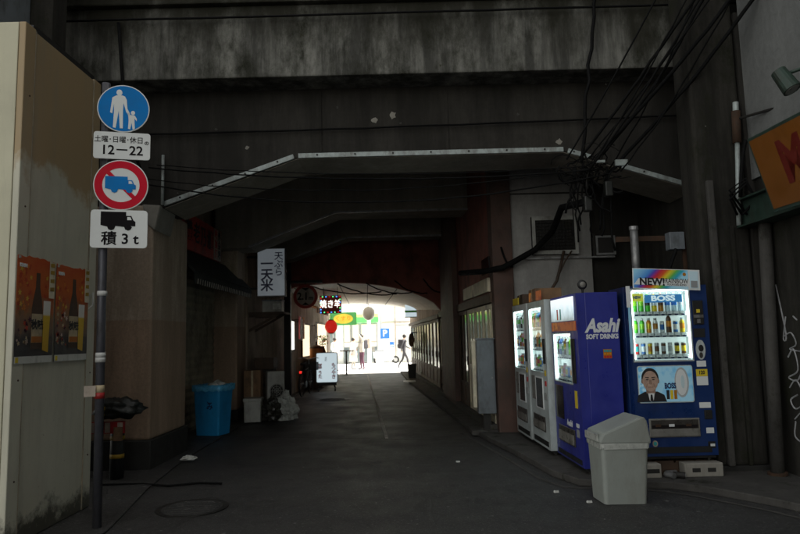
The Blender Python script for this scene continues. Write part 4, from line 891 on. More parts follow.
def door(y0, y1, fr, z1=2.0, mid=.95, glassm='door_glass', back='door_cream', bars=0):
    f = .05; p = RB_('door', fr, y0, y0 - f, -.04, .0, .162, z1); o = p
    RB_('stile', fr, y1 + f, y1, -.04, .0, .162, z1, o); RB_('rail', fr, y0 - f, y1 + f, -.038, -.002, .162, .26, o); RB_('rail', fr, y0 - f, y1 + f, -.038, -.002, z1 - .07, z1, o); RB_('rail', fr, y0 - f, y1 + f, -.038, -.002, mid, mid + .06, o)
    RB_('panel', fr, y0 - f, y1 + f, -.03, -.015, .262, mid - .002, o); RB_('pane', glassm, y0 - f, y1 + f, -.022, -.018, mid + .062, z1 - .072, o); RB_('curtain', back, y0 - f, y1 + f, -.12, -.10, mid, z1, o)
    for k in range(bars):
        yy = y0 - f - (y0 - y1 - 2 * f) * (k + 1) / (bars + 1); RB_('muntin', fr, yy + .012, yy - .012, -.034, -.004, mid + .062, z1 - .072, o)
    RB_('handle', 'dark_steel', y1 + .035, y1 + .015, 0, .015, .95, 1.12, o)
paint('curtain_yellow', (.75, .66, .25), .7, 0, .2, 5, .2); paint('curtain_pale', (.78, .75, .64), .7, 0, .2, 5, .2); 
random.seed(11)
yy = 27.4
while yy > 17.3:
    nx = max(17.2, yy - .92); door(yy, nx, 'wood_dark', 1.98, .62, 'door_glass', random.choice(['curtain_pale', 'curtain_pale', 'noren_orange', 'door_cream'])); yy = nx - .03
    if yy - 17.3 < .5: break
door(16.7, 15.8, 'door_brown', 1.98, .75, 'door_glass', 'curtain_pale')
RB_('pier', 'brown_dark', 15.75, 13.6, -.02, .10, .07, 5.1, bev=.015)
door(13.55, 13.0, 'wood_dark', 2.0, .55, 'door_glass', 'curtain_yellow'); door(12.97, 12.45, 'wood_dark', 2.0, .55, 'door_glass', 'curtain_yellow')
for a, b2 in ((12.35, 11.6), (11.57, 10.82), (10.79, 10.02)): door(a, b2, 'door_cream', 2.0, .92, 'door_glass', 'curtain_pale', 1)
for a, b2 in ((12.6, 11.5), (11.4, 10.1)): RB_('transom_sign', 'door_cream', a, b2, -.02, .03, 2.20, 2.42); 
RB_('transom_window', 'dark_glass', 10.6, 10.0, .0, .02, 2.5, 2.75)
ub = thing('utility_cabinet', 'grey metal meter cabinet on a post before the sliding doors', 'cabinet', (1.27, 9.98, .07))
MB().box(-.13, .14, -.11, .11, .26, 1.38).build('case', 'util_grey', ub, bev=.012); MB().box(-.05, .06, -.04, .04, 0, .259).build('post', 'dark_steel', ub); MB().box(-.105, .115, -.116, -.111, .34, 1.30).build('door', 'util_grey', ub, bev=.004)
MB().cyl((.09, -.13, .8), (.09, -.116, .8), .014, n=8).build('lock', 'steel', ub); MB().box(-.14, .15, -.125, .12, 1.381, 1.40).build('cap', 'util_grey', ub); MB().box(-.20, -.14, -.05, .05, .35, 1.36).build('meter_box', 'door_cream', ub, bev=.01)
MB().box(-.25, .35, -.16, .16, -.045, .02).build('footing', 'kerb_concrete', ub)
# lit box sign and hanging board at the far right, bin and plate
ls = thing('box_sign', 'white lit box sign projecting at the far right end', 'sign', (.50, 24.4, 2.3))
MB().box(-.35, .2, -.06, .06, .0, .5).build('case', 'lit_sign', ls, bev=.01); MB().box(-.36, .21, -.066, -.061, .16, .24).build('print', 'drink_green', ls); MB().box(-.37, .22, -.07, .07, -.03, -.001).build('frame', 'dark_steel', ls)
fs_ = thing('hanging_board', 'brown oval board hanging off the right shop row near the bin', 'sign', (.40, 24.0, 1.2))
MB().prism(el(-.04, .22, .11, .26), -.02, .02).build('board', 'wood_dark', fs_); MB().box(-.02, .2, -.01, .01, .48, .52).build('arm', 'dark_steel', fs_)
db = thing('black_bin', 'small black bin standing at the far right corner of the lane', 'bin', (.34, 23.2, .07)); mb = MB(); frus(mb, .13, .13, .16, .16, 0, .48); frus(mb, .155, .155, .13, .13, .478, .05); mb.build('body', 'tarp', db); mb = MB(); frus(mb, .17, .17, .17, .17, .46, .50); mb.build('rim', 'tarp', db)
wp = setp(MB().prism(rrect(.02, .42, 21.0, 21.7, .1), .071, .09, 'Z').build('ramp_plate', 'ac_white'), 'pale metal ramp plate on the kerb before the black bin', 'plate')

# ---------------------------------------------------------------- right edge: orange sign, lamp, conduits, cables
os_ = thing('orange_sign', 'weathered orange box sign with dark red letters at the right edge', 'sign', (3.34, 5.6, 2.53), R(-90 + 3.35), None, None)
os_.rotation_euler = (R(16), 0, R(-87))
MB().box(-.02, 1.9, 0, .16, 0, .70).build('case', 'green_metal', os_, bev=.01); MB().box(.01, 1.87, -.006, -.001, .03, .67).build('face', 'amber_sign', os_)
text('MAN', .50, 'orange_letter', os_, (.30, -.008, .36), bold=.018, align='LEFT', sx=.8)
lm = thing('spotlight', 'green cylindrical spotlight on an arm above the orange sign', 'lamp', (3.84, 5.1, 3.6))
MB().tube([(0, 0, .10), (-.2, .04, .11), (-.42, .1, .08), (-.50, .14, .06)], .016, 8).build('arm', 'green_metal', lm, smooth=True)
MB().cyl((-.56, .17, .09), (-.50, .10, -.10), .062, .075, n=18).build('shade', 'green_metal', lm, smooth=False); MB().cyl((-.502, .102, -.094), (-.499, .099, -.102), .06, n=16).build('lens', 'flap_grey', lm)
MB().cyl((-.03, 0, .10), (0, 0, .10), .05, n=14).build('base', 'green_metal', lm)
cd = thing('conduit', 'pale conduit pipe with rusty collar on the right column', 'pipe', (3.66, 6.7, 3.0))
MB().cyl((3.60, 6.7, 2.6), (3.66, 6.7, 3.55), .024, n=10).build('pipe', 'strip_metal', cd, True, smooth=True); MB().cyl((3.655, 6.7, 3.5), (3.67, 6.7, 3.85), .045, n=12).build('collar', 'rust', cd, True, smooth=True); MB().cyl((3.67, 6.7, 3.85), (3.675, 6.7, 3.95), .03, n=10).build('cap', 'strip_metal', cd, True)
MB().tube([(3.68, 6.68, 3.76), (3.80, 6.3, 3.72), (3.84, 6.1, 3.70)], .014, 6).build('stay', 'dark_steel', cd, True)
bc = thing('junction_box', 'grey junction box on a brown board above the navy machine', 'box', (3.0, 7.4, 2.4))
MB().box(3.22, 3.42, 7.22, 7.25, 2.15, 2.62).build('board', 'rust', bc, True); MB().box(3.05, 3.22, 7.15, 7.28, 2.42, 2.62).build('case', 'util_grey', bc, True, bev=.01)
MB().box(2.5, 3.6, 7.29, 7.34, 2.54, 2.60).build('rail', 'rust', bc, True); MB().cyl((2.67, 7.2, 2.0), (2.67, 7.2, 2.68), .045, n=14).build('stub_pipe', 'steel', bc, True, smooth=True); MB().cyl((2.67, 7.2, 2.66), (2.67, 7.2, 2.70), .052, n=14).build('pipe_collar', 'steel', bc, True)
MB().tube([(3.1, 7.12, 2.42), (3.0, 7.1, 2.2), (2.85, 7.14, 2.05)], .02, 6).build('lead', 'cable_black', bc, True)
def cable(pts, r, label, group, mat='cable_black', n=6):
    o = MB().tube(pts, r, n).build('cable', mat, smooth=True); return setp(o, label, 'cable', group)
random.seed(5)
KN = Vector((2.25, 7.35, 3.45))                         # the tangle where the cables meet
for i in range(9):                                       # bundle falling from the top right
    e = KN + Vector((random.uniform(-.25, .35), random.uniform(-.25, .15), random.uniform(-.15, .15)))
    s = Vector((3.72 + .07 * i * (1 if i % 2 else -.6), 5.9 + random.uniform(-.3, .4), 5.5 + random.uniform(0, .5)))
    cable(sag(s, e, random.uniform(.05, .22), 16, .008), random.choice([.009, .012, .016, .02]), 'black cable in the bundle slanting down from the top right', 'cables slanting from the top right')
cable(sag((3.3, 6.6, 5.9), (1.95, 7.2, 3.5), .05, 14), .010, 'thin black cable crossing the concrete band left of the slanting bundle', None)
cable(sag((2.5, 7.38, 5.9), (2.15, 7.3, 3.5), .0, 12, .02), .02, 'thick black cable hanging straight down to the cable tangle', None)
for i in range(4):                                       # sagging lines across the opening
    cable(sag((-3.0 - .1 * i, 7.78, 3.72 - (.0, .03, .16, .2)[i]), KN + Vector((random.uniform(-.1, .2), -.1, (.0, -.06, -.02, -.12)[i])), (.12, .13, .22, .30)[i], 26, .006), .006 + .003 * (i % 2), 'thin cable sagging under the first beam across the lane', 'cables sagging across the lane')
cable(sag((-6, 7.84, 4.15), (6, 7.84, 4.28), .06, 30, .004), .012, 'dark cable clipped along the face of the first beam', None)
cable(sag((-9, 7.36, 5.42), (9, 7.40, 5.50), .03, 30, .004), .014, 'dark cable running along the top concrete band', None)
tg = thing('cable_tangle', 'knot of looped black cables hanging under the right haunch', 'cables', tuple(KN))
for i in range(30):
    p = Vector((random.gauss(0, .18), random.gauss(0, .06), random.gauss(-.02, .09))); d = Vector((random.gauss(0, 1), random.gauss(0, .3), random.gauss(-.4, 1))).normalized(); pts = [p.copy()]
    turn = random.uniform(-.9, .9)
    for k in range(random.randint(6, 13)):
        ca, sa = math.cos(turn), math.sin(turn); d = Vector((d.x * ca - d.z * sa, d.y * .8 + random.gauss(0, .1), d.x * sa + d.z * ca)) + Vector((random.gauss(0, .25), 0, random.gauss(-.06, .25))); d.normalize(); turn *= random.uniform(.7, 1.15)
        p = p + d * .06 - (p - Vector((0, 0, -.08))) * .05; pts.append(p.copy())
    MB().tube(pts, random.choice([.005, .006, .008, .011]), 5).build('loop', random.choice(['cable_black', 'cable_black', 'cable_grey']), tg, smooth=True)
for i in range(12):
    x = random.uniform(-.25, .25); L = random.uniform(.3, 1.0); MB().tube(sag((x, .02, 0), (x + random.uniform(-.15, .15), .15, -L), 0, 8, .02), random.choice([.007, .01, .014]), 5).build('drop', 'cable_black', tg, smooth=True)
for x, z in ((.2, -.28), (-.05, -.45)): MB().box(x - .045, x + .045, -.07, .03, z - .09, z + .09).build('splice_box', 'tarp', tg, bev=.015)
MB().box(.28, .42, -.1, -.07, -.02, .05).build('clamp', 'strip_metal', tg); MB().box(.05, .16, -.1, -.08, .02, .05).build('clamp', 'strip_metal', tg)
cable([KN + Vector((-.05, .1, -.4)), (2.2, 8.5, 3.2), (2.25, 9.3, 3.0), (2.05, 9.6, 2.78), (1.75, 9.62, 2.62), (1.55, 9.6, 2.52), (1.30, 9.9, 2.50), (1.0, 10.6, 2.55)], .045, 'thick black lagged pipe below the grille window', None, n=9)
cable([(2.5, 9.66, 2.76), (2.42, 9.62, 2.5), (2.36, 9.63, 2.3), (2.22, 9.62, 2.1), (2.2, 9.5, 1.95)], .022, 'brown cable drooping from the grille window to the machines', None, 'wood_dark')
cable([(2.62, 9.66, 2.76), (2.5, 9.62, 2.6), (2.36, 9.63, 2.32)], .012, 'thin brown wire joining the cable below the grille window', None, 'wood_dark')
cable(sag((1.55, 9.7, 2.85), (1.72, 9.7, 2.55), .1, 8), .015, 'short black cable loop on the brown pillar', None)
for i in range(5): cable(sag((1.1 - .4 * i, 16.7, 2.65 + .1 * random.random()), (.6 - .75 * i, 16.68, 2.9 + .15 * random.random()), .12, 12, .01), .016, 'dark cable looped over the maroon portal wall', 'cables on the portal wall')
cable(sag((3.62, 6.66, 2.9), (3.70, 6.6, 3.5), -.1, 8), .02, 'black cable curling round the conduit by the orange sign', None)
for i in range(3): cable([(3.55 + .05 * i, 6.62, 2.7), (3.45, 6.55, 2.85 + .05 * i), (3.6, 6.5, 3.0 + .03 * i), (3.72, 6.55, 2.85), (3.6, 6.6, 2.7)], .012, 'looped black cable beside the conduit near the orange sign', 'loops beside the conduit')
cable([(-2.93, 7.80, 3.22), (-2.93, 7.80, 3.5), (-2.93, 7.80, 3.85)], .020, 'pale vertical conduit above the left pillar', None, 'strip_metal')
cable([(-3.05, 7.6, 3.4), (-3.2, 7.5, 3.9), (-3.3, 7.45, 4.6), (-3.35, 7.4, 5.4)], .02, 'black cable climbing above the round blue sign', None)

# ---------------------------------------------------------------- left shops under the vault
def lit_panel(name, label, cat, y0, y1, z0, z1, x=-3.10, mat='lit_window', fr='wood_dark'):
    o = thing(name, label, cat, (x, y0, z0)); MB().box(x - .02, x + .012, y0, y1, z0, z1).build('pane', mat, o, True)
    MB().box(x - .02, x + .03, y0 - .05, y0 - .001, z0 - .05, z1 + .05).box(x - .02, x + .03, y1 + .001, y1 + .05, z0 - .05, z1 + .05).box(x - .02, x + .03, y0, y1, z1 + .001, z1 + .05).box(x - .02, x + .03, y0, y1, z0 - .05, z0 - .001).build('frame', fr, o, True); return o
lit_panel('shop_window', 'bright lit shop window just past the height-limit post', 'window', 17.6, 18.5, 1.25, 2.05)
lit_panel('shop_window', 'warm lit shop window behind the standing lit sign', 'window', 20.0, 21.6, 1.0, 2.0, mat='lit_warm')
lit_panel('shop_window', 'pale lit shop window nearest the far street on left', 'window', 23.5, 26.5, .9, 2.1, mat='lit_warm')
for i, (y, z, mt, lab) in enumerate(((18.75, 1.9, 'print_red', 'red menu board on the left shop wall'), (19.1, 1.85, 'paper_white', 'white menu board on the left shop wall'), (19.45, 1.9, 'noren_orange', 'orange menu board on the left shop wall'), (22.3, 1.8, 'paper_white', 'white menu board farther along the left shop wall'))):
    o = thing('menu_board', lab, 'sign', (-2.95, y, z)); MB().box(-.03, .0, -.12, .12, -.35, .3).build('board', mt, o, bev=.004); text('お\n品\n書', .15, 'print_black', o, (.001, 0, 0), '+X', bold=.003)
    MB().box(-.2, -.03, -.01, .01, .2, .22).build('bracket', 'dark_steel', o)
# counter with pots
ct = thing('stall_counter', 'wooden counter of the left eatery behind the standing lit sign', 'counter', (-2.75, 20.6, .026))
MB().box(-.3, .3, -.6, 1.2, .86, .92).build('top', 'cardboard', ct); MB().box(-.26, .26, -.56, 1.16, 0, .858).build('cabinet', 'wood_dark', ct)
for y in (-.3, .3, .9): MB().box(.262, .275, y - .25, y + .25, .1, .8).build('panel', 'cardboard', ct)
pt = thing('cooking_pot', 'orange enamel pot on the left eatery counter', 'pot', (-2.68, 20.2, .947)); MB().lathe([(.001, 0), (.19, 0), (.21, .05), (.21, .30), (.20, .30), (.19, .06)], 18).build('body', 'noren_orange', pt); MB().lathe([(.22, .30), (.20, .34), (.08, .40), (.001, .41)], 18).build('lid', 'wood_dark', pt); MB().ball((0, 0, .43), .03, .03, .03, 8, 6).build('knob', 'black_rubber', pt)
pt = thing('flower_vase', 'clay vase of orange leaves on the left eatery counter', 'vase', (-2.6, 21.0, .947)); MB().lathe([(.001, 0), (.10, 0), (.14, .1), (.10, .25), (.07, .32), (.09, .36)], 14).build('vase', 'rust', pt)
mb = MB()
for i in range(90):
    a = random.uniform(0, 6.28); r_ = random.uniform(.02, .2); z_ = .5 + random.uniform(-.12, .2); c_ = Vector((r_ * math.cos(a), r_ * math.sin(a), z_)); u_ = Vector((random.gauss(0, 1), random.gauss(0, 1), random.gauss(0, 1))).normalized() * .045; v_ = u_.orthogonal().normalized() * .02
    mb.add([c_ - u_, c_ + v_, c_ + u_, c_ - v_], [(0, 1, 2, 3)], i % 3)
mb.build('leaves', ['noren_orange', 'rust', 'drink_green'], pt, kind='stuff')
# standing lit sign
ss = thing('standing_sign', 'white lit standing sign on castors in the left of the lane', 'sign', (-2.24, 19.2, .003), R(4))
MB().prism(rrect(-.32, .32, .24, 1.13, .04), -.06, .06).build('case', 'util_grey', ss, bev=.01); MB().prism(rrect(-.30, .30, .26, 1.11, .035), -.067, -.061).build('face', 'lit_sign', ss)
text('も\nつ\nや\nき', .135, 'print_red', ss, (.20, -.069, .58), bold=.004, line=.85); text('営\n業\nう\nた', .125, 'print_red', ss, (-.20, -.069, .58), bold=.004, line=.85); text('酒\n処', .07, 'print_black', ss, (-.03, -.069, .93), line=.85)
MB().box(-.28, .28, -.02, .02, .16, .238).build('cross_bar', 'dark_steel', ss)
for s_ in (-1, 1):
    l_ = MB().tube([(s_ * .2, 0, .2), (s_ * .24, 0, .08)], .02, 6).tube([(s_ * .24, -.2, .07), (s_ * .24, .2, .07)], .02, 6).build('leg', 'dark_steel', ss)
    for y in (-.19, .19): MB().cyl((s_ * .24 - .015, y, .036), (s_ * .24 + .015, y, .036), .036, n=12).build('castor', 'black_rubber', ss)
# LED sign
le = thing('led_sign', 'glowing LED sign with red field and coloured bulbs under the vault', 'sign', (-1.98, 18, 2.24))
MB().box(-.30, .30, 0, .08, 0, .50).build('case', 'black_rubber', le); MB().box(-.285, .285, -.003, -.001, .015, .485).build('field', 'red_sign', le)
text('焼き', .24, 'led_white', le, (-.10, -.004, .25), bold=.001, sx=.85); text('羊', .24, 'led_white', le, (.19, -.004, .25), bold=.001, sx=.75)
for i in range(22):
    u = i / 22 * 4; sd_ = int(u); q = u - sd_; x, z_ = [(-.27 + .54 * q, .03), (.27, .03 + .44 * q), (.27 - .54 * q, .47), (-.27, .47 - .44 * q)][sd_]
    MB().ball((x, -.012, z_), .017, .012, .017, 8, 6).build('bulb', ['led_blue', 'led_green', 'led_red'][i % 3], le)
for x in (-.2, .2): MB().cyl((x, .04, .5), (x, .04, .8), .008, n=6).build('hanger', 'dark_steel', le)
# paper lantern
la = thing('paper_lantern', 'round red glowing paper lantern hanging beside the eatery', 'lantern', (-2.19, 20, 1.72))
pf = []
for j in range(19): u = j / 18; pf.append((max(.05, .20 * math.sin(math.pi * (.12 + .76 * u)) ** .7) * (1 - .025 * (j % 2)), .38 * u))
MB().lathe(pf, 20).build('shade', 'lantern_red', la); MB().cyl((0, 0, -.03), (0, 0, 0), .08, n=14).build('ring', 'black_rubber', la); MB().cyl((0, 0, .38), (0, 0, .41), .08, n=14).build('ring', 'black_rubber', la); MB().cyl((0, 0, .41), (0, 0, 1.15), .006, n=5).build('cord', 'black_rubber', la)
# small awning with bulbs at top left under the vault
yb = thing('stall_awning', 'orange lit stall canopy edge at the upper left under the vault', 'awning', (-2.6, 19.5, 2.6)); MB().hexa([(-3.1, 18.6, 2.62), (-2.45, 18.6, 2.45), (-2.45, 21.5, 2.45), (-3.1, 21.5, 2.62)], [(-3.1, 18.6, 2.65), (-2.45, 18.6, 2.48), (-2.45, 21.5, 2.48), (-3.1, 21.5, 2.65)]).build('cloth', 'noren_orange', yb, True); MB().box(-2.46, -2.45, 18.6, 21.5, 2.3, 2.449).build('valance', 'noren_orange', yb, True)
# standing table
st_ = thing('bar_table', 'tall round bar table standing in the lane near the far street', 'table', (-2.35, 27.2, .003)); MB().lathe([(.001, 1.0), (.30, 1.0), (.31, 1.02), (.30, 1.04), (.001, 1.04)], 24).build('top', 'wood_dark', st_); MB().cyl((0, 0, .03), (0, 0, 1.0), .035, n=10).build('stem', 'dark_steel', st_); MB().lathe([(.001, .03), (.05, .03), (.24, .01), (.25, 0), (.001, 0)], 20).build('base', 'dark_steel', st_)

# bicycle parked along the left wall
bk = thing('bicycle', 'dark bicycle parked beside the left wall past the height-limit post', 'bicycle', (-2.62, 17.6, .026), R(86))
for x in (-.52, .52):
    mb = MB()
    for i in range(28):
        a, b2 = 2 * math.pi * i / 28, 2 * math.pi * (i + 1) / 28; mb.cyl((x + .32 * math.cos(a), 0, .335 + .32 * math.sin(a)), (x + .32 * math.cos(b2), 0, .335 + .32 * math.sin(b2)), .017, n=6, caps=False)
    wl = mb.build('wheel', 'black_rubber', bk); mb = MB()
    for i in range(14): a = 2 * math.pi * i / 14; mb.cyl((x, 0, .335), (x + .31 * math.cos(a), 0, .335 + .31 * math.sin(a)), .0025, n=4, caps=False)
    mb.cyl((x, -.04, .335), (x, .04, .335), .022, n=8); mb.build('spokes', 'steel', wl, kind='stuff')
bb_, se, hd, fk = (-.08, 0, .30), (-.22, 0, .80), (.36, 0, .82), (.52, 0, .335)
mb = MB()
for a, b2, r_ in ((bb_, se, .017), (bb_, (.34, 0, .72), .02), ((.34, 0, .72), (-.19, 0, .68), .017), (bb_, (-.52, 0, .335), .011), ((-.52, 0, .335), (-.2, 0, .72), .01), (hd, (.40, 0, .62), .018), ((.40, 0, .62), fk, .014)): mb.cyl(a, b2, r_, n=8)
mb.build('frame', 'dark_steel', bk)
MB().tube([(.30, -.28, .98), (.36, -.2, 1.0), (.36, 0, .95), (.36, .2, 1.0), (.30, .28, .98)], .012, 6).cyl((.36, 0, .80), (.36, 0, .95), .014, n=8).build('handlebar', 'steel', bk)
MB().hexa([(-.36, -.09, .82), (-.08, -.03, .82), (-.08, .03, .82), (-.36, .09, .82)], [(-.36, -.08, .88), (-.08, -.02, .86), (-.08, .02, .86), (-.36, .08, .88)]).build('saddle', 'black_rubber', bk, bev=.015)
mb = MB().box(.52, .82, -.17, .17, .64, .65)
for s_ in (-.17, .17): mb.box(.52, .82, s_ - .005, s_ + .005, .65, .86)
mb.box(.515, .525, -.17, .17, .65, .86).box(.815, .825, -.17, .17, .65, .86).build('basket', 'dark_steel', bk); MB().box(-.70, -.67, -.03, .03, .62, .68).build('rear_light', 'led_red', bk)
MB().cyl((-.08, -.03, .30), (-.08, .03, .30), .09, n=18).build('chainring', 'steel', bk); MB().tube([(-.08, -.09, .30), (-.02, -.09, .18), (-.02, -.16, .18)], .01, 6).tube([(-.08, .09, .30), (-.14, .09, .42), (-.14, .16, .42)], .01, 6).build('pedals', 'dark_steel', bk)

# ---------------------------------------------------------------- sunlit far street
paint('store_board', (.04, .22, .05), .5, 0, .2, 3); paint('store_oval', (.50, .40, .03), .5, 0, .2, 3); paint('far_white', (.78, .78, .76), .7, 0, .08, 2); paint('far_grey', (.25, .26, .27), .6, 0, .1, 2); paint('far_glass', (.16, .19, .20), .15, 0, .3, 3)
st = thing('corner_store', 'bright store with green and yellow fascia across the far street', 'building', (-3, 40, 0))
def F(nm, mt, *a, par=st, bev=0): return MB().box(*a).build(nm, mt, par, True, bev=bev)
F('wall', 'far_white', -14, -1.30, 40.0, 46, 0, 4.6); F('fascia', 'store_green', -10, -1.42, 39.5, 39.99, 2.52, 3.42)
for x0, x1 in ((-3.62, -3.15), (-3.1, -2.6), (-2.55, -2.05), (-1.98, -1.5)):
    d = F('door', 'far_grey', x0, x1, 39.9, 39.98, .05, 2.45); F('pane', 'far_glass', x0 + .05, x1 - .05, 39.88, 39.899, .15, 1.0, par=d); F('pane', 'lit_warm', x0 + .06, x1 - .06, 39.88, 39.899, 1.35, 2.4, par=d); F('poster', 'paper_white', x0 + .05, x1 - .05, 39.885, 39.899, 1.03, 1.30, par=d)
F('window', 'far_glass', -6.4, -4.1, 39.9, 39.98, .6, 2.4)
ys_ = thing('store_sign', 'yellow and green oval sign hung before the store fascia', 'sign', (-3.25, 36, 2.3)); MB().prism(rrect(-.75, .75, 0, .72, .08), -.05, .05).build('board', 'store_board', ys_); MB().prism(el(0, .36, .55, .28), -.056, -.051).build('oval', 'store_oval', ys_); text('くすり', .28, 'drink_orange', ys_, (0, -.058, .36), bold=.006, sx=1.1)
MB().cyl((-.6, .06, -2.3), (-.6, .06, .7), .04, n=10).build('post', 'steel', ys_)
wb_ = thing('white_building', 'overexposed white building with parking sign across the far street', 'building', (0, 40, 0))
F('wall', 'far_white', -1.28, 8, 40.2, 47, 0, 4.8, par=wb_); F('ledge', 'limit_white', -1.2, 8, 40.1, 40.19, 2.45, 2.52, par=wb_); F('door', 'paper_white', -.35, .6, 40.12, 40.19, .05, 2.3, par=wb_); F('window', 'far_glass', 1.6, 3.2, 40.12, 40.19, .9, 2.1, par=wb_); F('downpipe', 'limit_white', -.42, -.36, 40.1, 40.19, 0, 4.8, par=wb_)
ps = thing('parking_sign', 'small blue parking sign with white P on the white wall', 'sign', (-1.03, 39.6, 1.5)); MB().box(-.28, .28, -.03, .03, 0, .62).build('board', 'drink_blue', ps); text('P', .55, 'print_white', ps, (0, -.032, .31), bold=.012); MB().box(-.02, .02, .03, .5, .28, .32).build('bracket', 'steel', ps)
ps = thing('notice', 'small blue notice below the parking sign', 'sign', (-.62, 40.0, .98)); MB().box(-.13, .13, -.02, .02, 0, .3).build('board', 'drink_blue', ps); MB().box(-.1, .1, -.024, -.021, .05, .12).build('print', 'print_white', ps)
up_ = thing('utility_pole', 'white painted pole standing in front of the store doors', 'pole', (-1.72, 34, 0)); MB().cyl((0, 0, 0), (0, 0, 7), .10, .085, n=16).build('pole', 'far_white', up_, smooth=True); MB().cyl((0, 0, 1.0), (0, 0, 1.5), .105, n=16).build('wrap', 'limit_white', up_); MB().box(-.02, .3, -.02, .02, 3.0, 3.05).build('arm', 'steel', up_)
bn = thing('hanging_banner', 'round pale fabric banner hung at the vault mouth', 'banner', (-1.40, 27.6, 2.42)); MB().ball((0, 0, .17), .27, .2, .30, 18, 12, .01).build('cloth', 'far_white', bn, smooth=True); MB().cyl((0, 0, .5), (0, 0, .7), .01, n=5).build('cord', 'black_rubber', bn)
# parked scooter and bicycle by the white wall
scx = thing('scooter', 'white scooter parked against the white wall beyond the lane', 'scooter', (-.95, 38.6, .004), R(8))
for x in (-.55, .55): wl = MB().cyl((x, -.05, .23), (x, .05, .23), .23, n=20).build('wheel', 'black_rubber', scx); MB().cyl((x, -.055, .23), (x, .055, .23), .12, n=14).build('rim', 'steel', wl)
MB().hexa([(-.75, -.14, .35), (-.05, -.14, .30), (-.05, .14, .30), (-.75, .14, .35)], [(-.8, -.11, .72), (-.1, -.11, .70), (-.1, .11, .70), (-.8, .11, .72)]).hexa([(-.05, -.15, .22), (.38, -.15, .22), (.38, .15, .22), (-.05, .15, .22)], [(-.05, -.15, .30), (.38, -.15, .30), (.38, .15, .30), (-.05, .15, .30)]).hexa([(.34, -.18, .25), (.44, -.16, .3), (.44, .16, .3), (.34, .18, .25)], [(.28, -.15, .95), (.36, -.13, .97), (.36, .13, .97), (.28, .15, .95)]).build('body', 'far_white', scx, bev=.03)
MB().box(-.76, -.12, -.12, .12, .722, .80).build('seat', 'black_rubber', scx, bev=.03); MB().tube([(.22, -.3, 1.04), (.31, 0, 1.0), (.22, .3, 1.04)], .018, 6).build('handlebar', 'steel', scx); MB().ball((.38, 0, .93), .05, .08, .06, 10, 7).build('headlight', 'print_white', scx); MB().box(-1.0, -.7, -.16, .16, .75, 1.05).build('top_box', 'flap_grey', scx, bev=.02)
cn = thing('store_bin', 'low white bin beside the white pole on the far street', 'bin', (-1.35, 38.6, .004)); mb = MB(); frus(mb, .22, .22, .26, .26, 0, .75); mb.build('body', 'far_white', cn); MB().box(-.27, .27, -.27, .27, .751, .82).build('lid', 'util_grey', cn, bev=.02)

